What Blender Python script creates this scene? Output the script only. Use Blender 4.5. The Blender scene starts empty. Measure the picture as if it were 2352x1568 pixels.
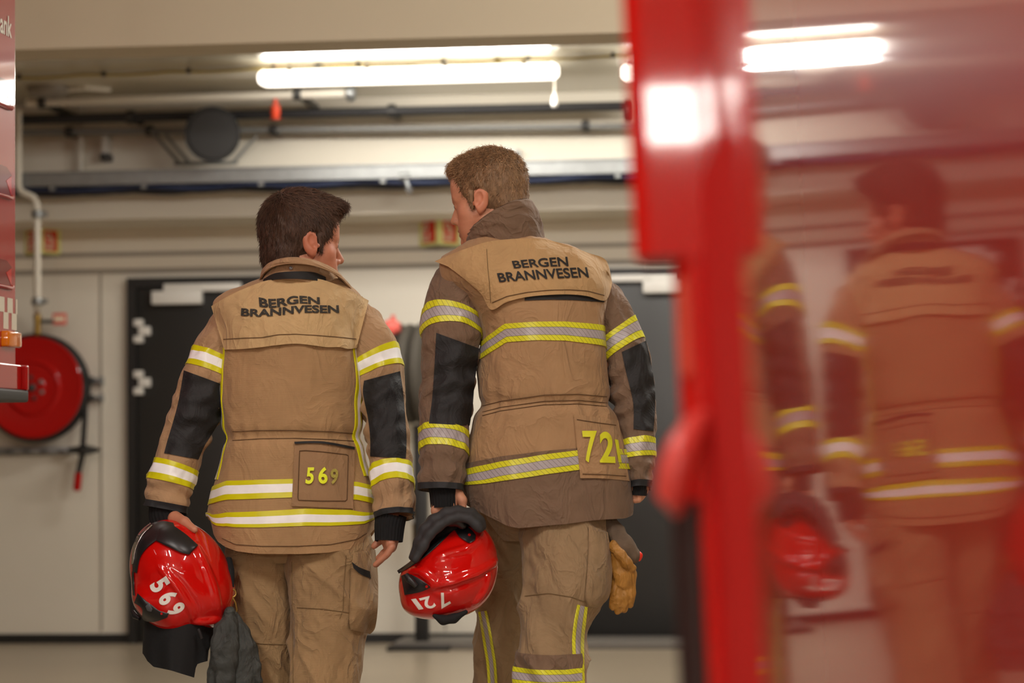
import bpy, bmesh, math, random
import numpy as np
from mathutils import Vector, Matrix
from mathutils.bvhtree import BVHTree

C = bpy.context.scene.collection
SC = bpy.context.scene
rng = random.Random(7)
R = math.radians
PI = math.pi

# ------------------------------------------------------------------ camera
IW, IH = 2352.0, 1568.0
LENS = 85.0
F = LENS / 36.0 * IW
CAM_H = 1.09
PITCH, ROLL = 2.64, -0.57
cam_d = bpy.data.cameras.new('camera')
cam = bpy.data.objects.new('camera', cam_d)
C.objects.link(cam)
cam_d.lens = LENS; cam_d.sensor_width = 36.0
cam_d.clip_start = 0.05; cam_d.clip_end = 200
cam_d.dof.use_dof = True
cam_d.dof.focus_distance = 6.2
cam_d.dof.aperture_fstop = 2.8
CM = Matrix.Translation((0, 0, CAM_H)) @ Matrix.Rotation(R(90 + PITCH), 4, 'X') @ Matrix.Rotation(R(ROLL), 4, 'Z')
cam.matrix_world = CM
SC.camera = cam
CR = np.array(CM.to_3x3())
CO = np.array([0, 0, CAM_H])

# ------------------------------------------------------------------ world, light, exposure
w = bpy.data.worlds.new('world'); SC.world = w; w.use_nodes = True
bg = w.node_tree.nodes['Background']
bg.inputs[0].default_value = (1.0, 0.93, 0.82, 1); bg.inputs[1].default_value = 0.25
SC.view_settings.view_transform = 'Standard'
SC.view_settings.look = 'None'
SC.view_settings.gamma = 1.0
SC.view_settings.use_curve_mapping = False
SC.view_settings.exposure = 0.45
WARM = (1.0, 0.955, 0.885)
def area(name, loc, rot, sx, sy, power, col=WARM, spread=None):
    d = bpy.data.lights.new(name, 'AREA'); d.shape = 'RECTANGLE'; d.size = sx; d.size_y = sy
    d.energy = power; d.color = col
    if spread: d.spread = R(spread)
    o = bpy.data.objects.new(name, d); C.objects.link(o); o.location = loc; o.rotation_euler = rot
    return o
HALL_LAMPS = [(-2.3, 7.5, 3.05, 9), (1.5, 7.5, 3.05, 42), (-1.7, 2.2, 4.27, 75), (1.15, 2.2, 4.27, 75), (-1.7, -3.2, 4.27, 90), (1.15, -3.2, 4.27, 90)]
for (x, y, z, p) in HALL_LAMPS:
    if z < 4:        # unseen suspended row added to brighten the far wall, shines down and sideways
        area('hall_light', (x, y, z - .05), (0, 0, 0), 1.5, 0.12, p)
        area('hall_light', (x, y + .09, z), (R(90), 0, 0), 1.5, 0.07, p * 0.9)
        area('hall_light', (x, y - .09, z), (R(-90), 0, 0), 1.5, 0.07, p * .4)
    else:
        area('hall_light', (x, y, z - .05), (0, 0, 0), 0.16, 1.5, p)
FAR_LAMP_POWER = 19

# ------------------------------------------------------------------ picture helpers (pixel of the 2352x1568 frame -> point at a given depth)
def ray(px, py):
    d = np.array([(px - IW / 2) / F, -(py - IH / 2) / F, -1.0])
    return CR @ d
def pix(px, py, Y):
    d = ray(px, py)
    return CO + d * (Y / d[1])
WT = math.tan(R(6.0)); WD = 14.0
WTAN = np.array([math.cos(R(6)), -math.sin(R(6)), 0.0])
WNRM = np.array([-math.sin(R(6)), -math.cos(R(6)), 0.0])       # points into the room
WP0 = np.array([0, WD, 0.0])
def wp(px, py, off=0.0):
    d = ray(px, py)
    t = (WNRM @ (WP0 + WNRM * off - CO)) / (WNRM @ d)
    return CO + d * t
def ws(px, py, off=0.0):          # wall coordinates: distance along wall, height
    p = wp(px, py, off)
    return (p - WP0) @ WTAN, p[2]
def wpt(s, z, off):
    return WP0 + WTAN * s + WNRM * off + np.array([0, 0, z])

# ------------------------------------------------------------------ materials
def srgb(c):
    if isinstance(c, str):
        c = [int(c[i:i + 2], 16) / 255 for i in (0, 2, 4)]
    return tuple((x / 12.92 if x <= 0.04045 else ((x + 0.055) / 1.055) ** 2.4) for x in c)
def mat(name, col, rough=0.6, metal=0.0, var=0.0, vscale=3.0, bump=0.0, bscale=40.0, coat=0.0, emit=None, estr=0.0, ior=1.5,
        lines=None, sheen=0.0, stretch=(1, 1, 1), coat_ior=1.5, coat_rough=0.03, vcol=None, crumple=0.0):
    m = bpy.data.materials.new(name); m.use_nodes = True
    nt = m.node_tree; N = nt.nodes; L = nt.links
    b = N['Principled BSDF']
    c = srgb(col)
    b.inputs['Base Color'].default_value = (*c, 1); b.inputs['Roughness'].default_value = rough
    b.inputs['Metallic'].default_value = metal; b.inputs['IOR'].default_value = ior
    b.inputs['Coat Weight'].default_value = coat; b.inputs['Coat Roughness'].default_value = coat_rough
    b.inputs['Coat IOR'].default_value = coat_ior
    if sheen: b.inputs['Sheen Weight'].default_value = sheen
    if coat: b.inputs['Specular IOR Level'].default_value = 0.05
    if emit is not None:
        b.inputs['Emission Color'].default_value = (*srgb(emit), 1); b.inputs['Emission Strength'].default_value = estr
    tc = N.new('ShaderNodeTexCoord'); mp = N.new('ShaderNodeMapping'); mp.inputs['Scale'].default_value = stretch
    L.new(tc.outputs['Object'], mp.inputs['Vector'])
    last = None
    if var:
        n = N.new('ShaderNodeTexNoise'); n.inputs['Scale'].default_value = vscale; n.inputs['Detail'].default_value = 5
        n.inputs['Roughness'].default_value = 0.6
        L.new(mp.outputs[0], n.inputs['Vector'])
        mx = N.new('ShaderNodeMix'); mx.data_type = 'RGBA'
        mx.inputs['A'].default_value = (*[x * (1 - var) for x in c], 1)
        mx.inputs['B'].default_value = (*[min(1, x * (1 + var)) for x in c], 1)
        cr = N.new('ShaderNodeMapRange'); cr.inputs['From Min'].default_value = 0.3; cr.inputs['From Max'].default_value = 0.7
        L.new(n.outputs['Fac'], cr.inputs['Value']); L.new(cr.outputs[0], mx.inputs['Factor'])
        L.new(mx.outputs['Result'], b.inputs['Base Color']); last = mx.outputs['Result']
    if vcol:
        at = N.new('ShaderNodeAttribute'); at.attribute_name = vcol
        mu = N.new('ShaderNodeMix'); mu.data_type = 'RGBA'; mu.blend_type = 'MULTIPLY'; mu.inputs['Factor'].default_value = 1
        if last: L.new(last, mu.inputs['A'])
        else: mu.inputs['A'].default_value = (*c, 1)
        L.new(at.outputs['Color'], mu.inputs['B']); L.new(mu.outputs['Result'], b.inputs['Base Color'])
    h = None
    if bump:
        n2 = N.new('ShaderNodeTexNoise'); n2.inputs['Scale'].default_value = bscale; n2.inputs['Detail'].default_value = 4
        L.new(mp.outputs[0], n2.inputs['Vector']); h = n2.outputs['Fac']
    if lines:                     # woven rib: fine horizontal threads
        wv = N.new('ShaderNodeTexWave'); wv.bands_direction = 'Z'; wv.inputs['Scale'].default_value = lines
        wv.inputs['Distortion'].default_value = 0.6; wv.inputs['Detail'].default_value = 1
        L.new(mp.outputs[0], wv.inputs['Vector'])
        if h:
            ad = N.new('ShaderNodeMath'); ad.operation = 'ADD'; L.new(h, ad.inputs[0])
            ml = N.new('ShaderNodeMath'); ml.operation = 'MULTIPLY'; ml.inputs[1].default_value = 0.5
            L.new(wv.outputs['Fac'], ml.inputs[0]); L.new(ml.outputs[0], ad.inputs[1]); h = ad.outputs[0]
        else: h = wv.outputs['Fac']
        if last:
            mm = N.new('ShaderNodeMix'); mm.data_type = 'RGBA'; mm.blend_type = 'MULTIPLY'; mm.inputs['Factor'].default_value = 0.14
            L.new(last, mm.inputs['A']); L.new(wv.outputs['Color'], mm.inputs['B']); L.new(mm.outputs['Result'], b.inputs['Base Color'])
    if h:
        bp = N.new('ShaderNodeBump'); bp.inputs['Strength'].default_value = bump or 0.3; bp.inputs['Distance'].default_value = 0.002
        L.new(h, bp.inputs['Height']); L.new(bp.outputs[0], b.inputs['Normal'])
    if crumple:                   # soft creases of worn cloth
        n3 = N.new('ShaderNodeTexNoise'); n3.inputs['Scale'].default_value = 11; n3.inputs['Detail'].default_value = 3.5
        n3.inputs['Distortion'].default_value = 1.1; n3.inputs['Roughness'].default_value = .5
        m3 = N.new('ShaderNodeMapping'); m3.inputs['Rotation'].default_value = (.3, .5, .4); m3.inputs['Scale'].default_value = (1.2, 1.2, .8)
        L.new(tc.outputs['Object'], m3.inputs['Vector']); L.new(m3.outputs[0], n3.inputs['Vector'])
        a1 = N.new('ShaderNodeMath'); a1.operation = 'SUBTRACT'; a1.inputs[1].default_value = .5; L.new(n3.outputs['Fac'], a1.inputs[0])
        a2 = N.new('ShaderNodeMath'); a2.operation = 'ABSOLUTE'; L.new(a1.outputs[0], a2.inputs[0])
        a3 = N.new('ShaderNodeMath'); a3.operation = 'POWER'; a3.inputs[1].default_value = .7; L.new(a2.outputs[0], a3.inputs[0])
        b3 = N.new('ShaderNodeBump'); b3.inputs['Strength'].default_value = crumple; b3.inputs['Distance'].default_value = .022; b3.invert = True
        L.new(a3.outputs[0], b3.inputs['Height'])
        if h: L.new(b3.outputs[0], bp.inputs['Normal'])
        else: L.new(b3.outputs[0], b.inputs['Normal'])
    return m

M = {}
M['wall_panel'] = mat('white wall panel', 'dcd6c8', 0.45, var=0.03, vscale=1.2)
M['wall_upper'] = mat('cream painted concrete', 'e6dfcf', 0.6, var=0.03, vscale=0.8)
M['ceiling'] = mat('satin white ceiling', 'cfc7b2', 0.16, var=0.02, vscale=0.6)
M['beam'] = mat('painted beam', 'c6baa2', 0.6, var=0.03, vscale=0.5)
M['floor'] = mat('pale epoxy floor', 'a39682', 0.32, var=0.10, vscale=0.7, bump=0.05, bscale=5)
M['black_trim'] = mat('black trim', '181716', 0.5)
M['seam'] = mat('panel joint', '9d968a', 0.7)
M['door'] = mat('black painted door', '262524', 0.42, var=0.05, vscale=2)
M['white_metal'] = mat('white powder coated metal', 'd9d6cf', 0.4)
M['grey_metal'] = mat('galvanised steel', '8f9292', 0.42, metal=0.75, var=0.08, vscale=20)
M['dark_metal'] = mat('dark steel', '4a4a49', 0.45, metal=0.6)
M['black_rubber'] = mat('black rubber', '161514', 0.55, bump=0.1)
M['black_plastic'] = mat('black plastic', '121212', 0.6)
M['pipe_white'] = mat('white pipe', 'd8d2c4', 0.4)
M['pipe_black'] = mat('black pipe', '2a2a2c', 0.4)
M['pipe_grey'] = mat('grey pipe', '8f8f8c', 0.42, metal=0.4)
M['brass'] = mat('brass', '9a7b3c', 0.4, metal=0.7)
M['red_paint'] = mat('red vehicle paint', 'a00c08', 0.35, coat=0.8, coat_ior=1.45, coat_rough=0.04)  # truck red darkened for the ambient-lit lane side
M['red_matt'] = mat('matt red mirror mask', 'b8110c', 0.8, var=.03)
M['red_matt'].node_tree.nodes['Principled BSDF'].inputs['Specular IOR Level'].default_value = .15
M['red_lit'] = mat('lit red truck paint', 'c4120c', 0.4, coat=1.0, coat_ior=1.37, coat_rough=0.04)  # same truck red brightened for the lit post
M['red_disc'] = mat('red enamel', 'b01512', 0.45, coat=0.3)
M['sign_red'] = mat('signal red', 'e02a12', 0.5)
M['sign_glow'] = mat('pale yellow photoluminescent border', 'f0f0a0', 0.5)
M['sign_white'] = mat('sign white', 'efe8cc', 0.5)
M['blue_cable'] = mat('dark blue cable', '1f2a46', 0.5)
M['yellow_cable'] = mat('yellow cable', 'a8922e', 0.5)
M['lamp_diffuser'] = mat('lit lamp diffuser', 'ffffff', 0.4, emit='fff4e4', estr=2.6)
M['lamp_body'] = mat('lamp housing', '8d867d', 0.5)
M['window_lit'] = mat('daylit window pane', 'ffffff', 0.2, emit='fff9f0', estr=50.0)
M['hall_wall'] = mat('hall wall', 'cbbfa8', 0.7)
M['amber'] = mat('amber marker lens', 'd9760f', 0.2, coat=1.0)
M['white_sticker'] = mat('white reflective vinyl', 'd8d2c0', 0.4)
M['hose'] = mat('grey fire hose', '4c473f', 0.8, bump=0.3, bscale=120)
M['orange'] = mat('orange red plastic', 'd5431d', 0.5)
M['coral'] = mat('coral red plastic', 'e0655a', 0.5)

# ------------------------------------------------------------------ object helpers
ORG = {}
def link(o, parent=None):
    C.objects.link(o)
    if parent is not None:
        o.parent = parent
    return o
def org(parent):
    if parent is None: return np.zeros(3)
    return ORG[parent.name]
def smooth_mesh(me, angle=None):
    me.polygons.foreach_set('use_smooth', [True] * len(me.polygons))
    if angle is not None:
        me.set_sharp_from_angle(angle=R(angle))
def mesh_obj(name, V, Fs, m, parent=None, base=None, smooth=True, angle=40, uv=None, mats=None, midx=None):
    """vertices in world coordinates -> one linked mesh object; its origin is its parent's origin or the given base"""
    V = np.asarray(V, dtype=float)
    o0 = org(parent) if parent is not None else (np.asarray(base, float) if base is not None else np.array([V[:, 0].mean(), V[:, 1].mean(), V[:, 2].min()]))
    me = bpy.data.meshes.new(name)
    me.from_pydata((V - o0).tolist(), [], [tuple(int(i) for i in f) for f in Fs])
    if uv is not None:
        ul = me.uv_layers.new(name='UVMap')
        vi = np.zeros(len(me.loops), dtype=np.int32); me.loops.foreach_get('vertex_index', vi)
        ul.data.foreach_set('uv', np.asarray(uv)[vi].ravel())
    for mm in (mats or [m]): me.materials.append(mm)
    if midx is not None: me.polygons.foreach_set('material_index', midx)
    if smooth: smooth_mesh(me, angle)
    me.validate(); me.update()
    o = bpy.data.objects.new(name, me)
    link(o, parent)
    if parent is None: o.location = o0
    ORG[o.name] = o0
    return o
def empty(name, loc):
    o = bpy.data.objects.new(name, None); o.empty_display_size = 0.1
    C.objects.link(o); o.location = loc; ORG[o.name] = np.asarray(loc, float)
    return o
def tag(o, label, cat, group=None):
    o['label'] = label; o['category'] = cat
    if group: o['group'] = group
    return o
def struct(o):
    o['kind'] = 'structure'; return o

class MB:
    """collects shapes (world coordinates) for ONE mesh object"""
    def __init__(s): s.V = []; s.F = []
    def add(s, V, Fs):
        n = len(s.V); s.V += [tuple(v) for v in np.asarray(V, float)]
        s.F += [tuple(i + n for i in f) for f in Fs]; return s
    def box8(s, P):      # 8 corners: bottom loop 0-3, top loop 4-7
        return s.add(P, [(3, 2, 1, 0), (4, 5, 6, 7), (0, 1, 5, 4), (1, 2, 6, 5), (2, 3, 7, 6), (3, 0, 4, 7)])
    def box(s, c, e, ax=None):
        ax = np.eye(3) if ax is None else np.asarray(ax)
        c = np.asarray(c, float); P = []
        for z in (-1, 1):
            for (x, y) in ((-1, -1), (1, -1), (1, 1), (-1, 1)):
                P.append(c + ax[0] * x * e[0] / 2 + ax[1] * y * e[1] / 2 + ax[2] * z * e[2] / 2)
        return s.box8(P)
    def bbox(s, c, e, b=0.004, ax=None, seg=2):     # bevelled box
        bm = bmesh.new(); bmesh.ops.create_cube(bm, size=1)
        for v in bm.verts: v.co = Vector((v.co.x * e[0], v.co.y * e[1], v.co.z * e[2]))
        bmesh.ops.bevel(bm, geom=list(bm.edges) + list(bm.verts), offset=min(b, min(e) * 0.45), segments=seg, profile=0.5, affect='EDGES')
        ax = np.eye(3) if ax is None else np.asarray(ax)
        V = np.array([v.co[:] for v in bm.verts]) @ ax + np.asarray(c, float)
        bm.verts.index_update(); s.add(V, [[v.index for v in f.verts] for f in bm.faces]); bm.free(); return s
    def tube(s, pts, r, n=12, cap=True):
        pts = [np.asarray(p, float) for p in pts]; m = len(pts)
        rr = r if hasattr(r, '__len__') else [r] * m
        rings = []; up = None
        for i in range(m):
            t = pts[min(i + 1, m - 1)] - pts[max(i - 1, 0)]; t = t / (np.linalg.norm(t) + 1e-12)
            if up is None:
                a = np.array([0, 0, 1.0]) if abs(t[2]) < 0.9 else np.array([1.0, 0, 0])
                up = np.cross(t, a)
            up = up - t * (up @ t); up /= np.linalg.norm(up); v = np.cross(t, up)
            rings.append([pts[i] + rr[i] * (math.cos(k * 2 * PI / n) * up + math.sin(k * 2 * PI / n) * v) for k in range(n)])
        V = [p for rg in rings for p in rg]; Fs = []
        for i in range(m - 1):
            for k in range(n):
                Fs.append((i * n + k, i * n + (k + 1) % n, (i + 1) * n + (k + 1) % n, (i + 1) * n + k))
        if cap:
            Fs.append(tuple(range(n - 1, -1, -1))); Fs.append(tuple((m - 1) * n + k for k in range(n)))
        return s.add(V, Fs)
    def lathe(s, c, axis, prof, n=32, cap=False):   # prof: (distance along axis, radius)
        a = np.asarray(axis, float); a /= np.linalg.norm(a)
        return s.tube([np.asarray(c, float) + a * d for d, _ in prof], [max(q, 1e-5) for _, q in prof], n, True) if False else s._lathe(c, a, prof, n)
    def _lathe(s, c, a, prof, n):
        h = np.array([0, 0, 1.0]) if abs(a[2]) < 0.9 else np.array([1.0, 0, 0])
        u = np.cross(a, h); u /= np.linalg.norm(u); v = np.cross(a, u); c = np.asarray(c, float)
        V = []; Fs = []
        for d, q in prof:
            q = max(q, 1e-5)
            V += [c + a * d + q * (math.cos(k * 2 * PI / n) * u + math.sin(k * 2 * PI / n) * v) for k in range(n)]
        for i in range(len(prof) - 1):
            for k in range(n):
                Fs.append((i * n + k, i * n + (k + 1) % n, (i + 1) * n + (k + 1) % n, (i + 1) * n + k))
        Fs.append(tuple(range(n - 1, -1, -1))); Fs.append(tuple((len(prof) - 1) * n + k for k in range(n)))
        return s.add(V, Fs)
    def torus(s, c, axis, Rr, r, n=48, k=12):
        a = np.asarray(axis, float); a /= np.linalg.norm(a)
        h = np.array([0, 0, 1.0]) if abs(a[2]) < 0.9 else np.array([1.0, 0, 0])
        u = np.cross(a, h); u /= np.linalg.norm(u); v = np.cross(a, u); c = np.asarray(c, float)
        V = []; Fs = []
        for i in range(n):
            d = math.cos(i * 2 * PI / n) * u + math.sin(i * 2 * PI / n) * v
            for j in range(k):
                V.append(c + d * (Rr + r * math.cos(j * 2 * PI / k)) + a * r * math.sin(j * 2 * PI / k))
        for i in range(n):
            for j in range(k):
                Fs.append((i * k + j, ((i + 1) % n) * k + j, ((i + 1) % n) * k + (j + 1) % k, i * k + (j + 1) % k))
        return s.add(V, Fs)
    def prism(s, poly, ax_n, depth):     # polygon of 3D points extruded along ax_n
        P = [np.asarray(p, float) for p in poly]; n = len(P); d = np.asarray(ax_n, float) * depth
        V = P + [p + d for p in P]
        Fs = [tuple(range(n - 1, -1, -1)), tuple(range(n, 2 * n))]
        for i in range(n): Fs.append((i, (i + 1) % n, n + (i + 1) % n, n + i))
        return s.add(V, Fs)
    def build(s, name, m, parent=None, base=None, smooth=True, angle=35, wn=False):
        o = mesh_obj(name, s.V, s.F, m, parent, base, smooth, angle)
        bm = bmesh.new(); bm.from_mesh(o.data); bmesh.ops.recalc_face_normals(bm, faces=bm.faces); bm.to_mesh(o.data); bm.free()
        if smooth: smooth_mesh(o.data, angle)
        if wn:
            md = o.modifiers.new('weighted normals', 'WEIGHTED_NORMAL'); md.weight = 100; md.keep_sharp = True
        return o
WAX = np.array([WTAN, -WNRM, [0, 0, 1.0]])
def wbox(mb, x0, y0, x1, y1, o0, o1, bev=0.0):
    """box on the far wall whose front face spans the pixels (x0,y0)-(x1,y1), from offset o0 to o1 off the wall"""
    s0, z1 = ws(x0, y0, o1); s1, z0 = ws(x1, y1, o1)
    c = wpt((s0 + s1) / 2, (z0 + z1) / 2, (o0 + o1) / 2); e = (abs(s1 - s0), abs(o1 - o0), abs(z1 - z0))
    return mb.bbox(c, e, bev, WAX) if bev else mb.box(c, e, WAX)
# ================================================================== THE SETTING
XL, XR, YB, ZC = -6.5, 6.5, -9.0, 4.4
def quadbox(name, m, pts8): return struct(MB().box8(pts8).build(name, m, smooth=False))
def wallY(x): return WD - WT * x
def plan_box(name, m, quad, z0, z1):
    P = [(x, y, z0) for x, y in quad] + [(x, y, z1) for x, y in quad]
    return quadbox(name, m, P)
FQ = [(XL, YB), (XR, YB), (XR, wallY(XR) + .3), (XL, wallY(XL) + .3)]
plan_box('floor', M['floor'], FQ, -0.1, 0.0)
Z_SPLIT = ws(1176, 606)[1]
OV = 0.60; ZLOW = wp(940, 141, 1.8)[2]; Z_OV = ws(1176, 508)[1]
def far_wall(name, m, z0, z1, t0=0.0, t1=0.2):
    q = [(XL, wallY(XL)), (XR, wallY(XR)), (XR, wallY(XR) + t1), (XL, wallY(XL) + t1)]
    if t0: q[0] = (XL, wallY(XL) - t0); q[1] = (XR, wallY(XR) - t0)
    return plan_box(name, m, q, z0, z1)
far_wall('wall_far', M['wall_panel'], 0, Z_SPLIT)
far_wall('wall_far_upper', M['wall_upper'], Z_SPLIT, Z_OV + .02)
far_wall('wall_far_overhang', M['wall_upper'], Z_OV, ZC + .1, OV)
# ledge and joint lines along the wall
zz = ws(1176, 567)[1]
far_wall('trim_1', M['seam'], zz - .012, zz + .012, 0.012)
far_wall('trim_2', M['seam'], Z_SPLIT - .014, Z_SPLIT + .014, 0.010)
far_wall('baseboard_far', M['black_trim'], 0, 0.055, 0.012)
mb = MB()
k = 3
for px in (232, 1018, -560, -980, 1790, 2150):
    mb = MB(); s, _ = ws(px, 900)
    mb.box(wpt(s, Z_SPLIT / 2 + .03, 0.002), (0.012, 0.006, Z_SPLIT - .08), WAX)
    struct(mb.build('trim_%d' % k, M['seam'], smooth=False)); k += 1
# low ceiling at the back and the deep beam in front of it
def strip(name, m, d0, d1, z0, z1):
    q = [(XL, d0 - WT * XL), (XR, d0 - WT * XR), (XR, d1 - WT * XR), (XL, d1 - WT * XL)]
    return plan_box(name, m, q, z0, z1)
strip('ceiling_low', M['ceiling'], 10.85, WD - OV / math.cos(R(6)), ZLOW, ZLOW + .1)
zb = pix(1176, 82, 10.6)[2]
strip('ceiling_beam', M['beam'], 10.6, 10.9, zb, ZC)
plan_box('ceiling', M['beam'], [(XL, YB), (XR, YB), (XR, 10.7 - WT * XR), (XL, 10.7 - WT * XL)], ZC, ZC + .1)
plan_box('wall_left', M['hall_wall'], [(XL - .2, YB), (XL, YB), (XL, wallY(XL) + .2), (XL - .2, wallY(XL) + .2)], 0, ZC)
plan_box('wall_right', M['hall_wall'], [(XR, YB), (XR + .2, YB), (XR + .2, wallY(XR) + .2), (XR, wallY(XR) + .2)], 0, ZC)
plan_box('wall_back', M['hall_wall'], [(XL, YB - .2), (XR, YB - .2), (XR, YB), (XL, YB)], 0, ZC)
# the gates behind the photographer: rows of daylit panes in dark frames
for i, x in enumerate((-2.25, 2.25)):
    g = struct(MB().bbox((x, YB + .05, 2.0), (3.9, .1, 4.0), .01).build('door_%d' % (3 + i), M['white_metal'], base=(x, YB + .05, 0)))
    for c in range(4):
        xx = x - 1.38 + c * .92
        for dx in (-.205, .205):
            for dz in (-.085, .085):
                MB().box((xx + dx, YB + .105, 2.91 + dz), (.39, .02, .155)).build('pane', M['window_lit'], g, smooth=False)

# ------------------------------------------------------------------ doors
def door(n, x0, y0, x1, y1):
    """black door: frame, leaf, lever"""
    s0, z1 = ws(x0, y0); s1, _ = ws(x1, y1)
    base = wpt((s0 + s1) / 2, 0, 0.03)
    fr = MB()
    fw = 0.055
    fr.box(wpt(s0 + fw / 2, z1 / 2, .03), (fw, .06, z1), WAX); fr.box(wpt(s1 - fw / 2, z1 / 2, .03), (fw, .06, z1), WAX)
    fr.box(wpt((s0 + s1) / 2, z1 - fw / 2, .03), (s1 - s0 - 2 * fw, .06, fw), WAX)
    d = struct(fr.build('door_%d' % n, M['black_trim'], base=base, smooth=False))
    MB().bbox(wpt((s0 + s1) / 2, (z1 - fw) / 2 + .005, .02), (s1 - s0 - 2 * fw - .006, .045, z1 - fw - .012), .003, WAX).build('door_leaf', M['door'], d)
    return d, s0, s1, z1
d1, a0, a1, az = door(1, 297, 640, 716, 1475)
d2, b0, b1, bz = door(2, 1318, 619, 1742, 1470)
def lever(d, s, z):
    mb = MB(); p = wpt(s, z, .045)
    mb.lathe(p, WNRM, [(0, .026), (.008, .026), (.008, .01), (.05, .01)], 20)
    mb.tube([p + WNRM * .045, p + WNRM * .05 - WTAN * .03, p + WNRM * .05 - WTAN * .12], .009)
    mb.build('door_handle', M['grey_metal'], d)
lever(d1, a1 - .12, 1.02); lever(d2, b0 + .12, 1.02)
def closer(x0, y0, x1, y1, ax0, ay0, ax1, ay1, label):
    mb = MB(); wbox(mb, x0, y0, x1, y1, .044, .10, .008)
    s, z = ws((x0 + x1) / 2, y1, .1)
    t = empty('door_closer', wpt(s, z, .044))
    mb.build('closer_body', M['white_metal'], t)
    mb = MB(); wbox(mb, ax0, ay0, ax1, ay1, .062, .085, .004)
    mb.build('slide_rail', M['white_metal'], t)
    mb = MB(); s2, z2 = ws((x0 * .4 + x1 * .6), y0 + 4, .09); s3, z3 = ws((ax0 + ax1) / 2, (ay0 + ay1) / 2, .09)
    mb.tube([wpt(s2, z2, .09), wpt(s3, z3, .088)], .007); mb.build('closer_arm', M['white_metal'], t)
    tag(t, label, 'door closer')
closer(347, 668, 462, 697, 375, 652, 553, 667, 'white door closer on the black door behind the dark-haired firefighter')
closer(1476, 642, 1584, 671, 1400, 631, 1560, 644, 'white door closer on the black door beside the blurred red truck')
def hinge(x0, y0, x1, y1, label):
    t = empty('hinge', wp((x0 + x1) / 2, y1, .04))
    h = (y1 - y0)
    mb = MB(); wbox(mb, x0 + 3, y0, x0 + 24, y0 + h * .30, .035, .075, .006); mb.build('hinge_knuckle', M['white_metal'], t)
    mb = MB(); wbox(mb, x0 + 3, y1 - h * .30, x0 + 24, y1, .035, .075, .006); mb.build('hinge_knuckle', M['white_metal'], t)
    mb = MB(); wbox(mb, x0 + 14, y0 + h * .31, x1, y0 + h * .68, .035, .07, .006); mb.build('hinge_plate', M['white_metal'], t)
    tag(t, label, 'hinge')
hinge(303, 733, 344, 787, 'upper of the two white hinges on the black door at left')
hinge(303, 851, 344, 906, 'lower of the two white hinges on the black door at left')

# ------------------------------------------------------------------ ceiling lamps of the back bay
def tube_lamp(x0, y0, x1, y1, off, label, power):
    s0, z1 = ws(x0, y0, off); s1, z0 = ws(x1, y1, off)
    zm = (z0 + z1) / 2; h = 0.085; Lg = s1 - s0; c = wpt((s0 + s1) / 2, zm, off)
    t = empty('ceiling_lamp', wpt((s0 + s1) / 2, ZLOW, off))
    # rounded trough diffuser
    prof = []
    n = 16
    V = []; Fs = []
    for sx, sc in ((-.5, .55), (-.492, .8), (-.48, .97), (-.46, 1), (.46, 1), (.48, .97), (.492, .8), (.5, .55)):
        for kk in range(n):
            a = 2 * PI * kk / n
            y = math.copysign(abs(math.cos(a)) ** .6, math.cos(a)) * .062 * sc
            z = math.copysign(abs(math.sin(a)) ** .7, math.sin(a)) * h / 2 * sc
            V.append(c + WTAN * sx * Lg + WNRM * y + np.array([0, 0, z]))
    for i in range(7):
        for kk in range(n): Fs.append((i * n + kk, i * n + (kk + 1) % n, (i + 1) * n + (kk + 1) % n, (i + 1) * n + kk))
    Fs.append(tuple(range(n - 1, -1, -1))); Fs.append(tuple(7 * n + kk for kk in range(n)))
    MB().add(V, Fs).build('diffuser', M['lamp_diffuser'], t)
    zt = zm + h / 2
    MB().bbox(wpt((s0 + s1) / 2, (zt + ZLOW - .05) / 2, off), (Lg * .95, .10, max(.02, ZLOW - .05 - zt + .01)), .006, WAX).build('lamp_housing', M['lamp_body'], t)
    for f in (-.3, .3):
        MB().box(wpt((s0 + s1) / 2 + f * Lg, ZLOW - .026, off), (.03, .05, .052), WAX).build('mounting_clip', M['grey_metal'], t, smooth=False)
    for f in (-.39, -.13, .13, .39):
        MB().bbox(wpt((s0 + s1) / 2 + f * Lg, zt - .002, off + .058), (.02, .016, .03), .003, WAX).build('latch', M['lamp_body'], t)
    tag(t, label, 'lamp', None)
    area('lamp_light', wpt((s0 + s1) / 2, zm - h / 2 - .012, off), (0, 0, R(-6)), Lg * .95, .1, power)
    # light thrown sideways and up by the same diffuser
    for sgn in (1, -1):
        l = area('lamp_light', wpt((s0 + s1) / 2, zm, off + sgn * .075), (R(-90 if sgn > 0 else 90), 0, R(-6)), Lg * .95, .07, power * .35)
tube_lamp(595, 156, 1283, 187, 1.8, 'long lit lamp under the low ceiling above the two firefighters', FAR_LAMP_POWER)
tube_lamp(1428, 143, 2116, 174, 1.8, 'lit lamp under the low ceiling, cut off by the blurred red truck', FAR_LAMP_POWER)
for i, (x, y, z, p) in enumerate(HALL_LAMPS):
    t = empty('hall_lamp', (x, y, ZC)); low = z < 4
    e = (1.5, .14, .07) if low else (.14, 1.5, .07)
    MB().bbox((x, y, z + .07), (e[0] + .05, e[1] + .02, .08), .01).build('lamp_housing', M['lamp_body'], t)
    MB().bbox((x, y, z), e, .03).build('diffuser', M['lamp_diffuser'], t)
    if low:
        for dx in (-.6, .6): MB().tube([(x + dx, y, z + .1), (x + dx, y, ZC)], .006, 8).build('hanger', M['grey_metal'], t)
    tag(t, 'unseen long lamp added above the hall to brighten the far wall' if low else 'long lamp on the high ceiling over the parked trucks, above the picture', 'lamp', 'added suspended hall lamps' if low else 'high hall lamps')

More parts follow.
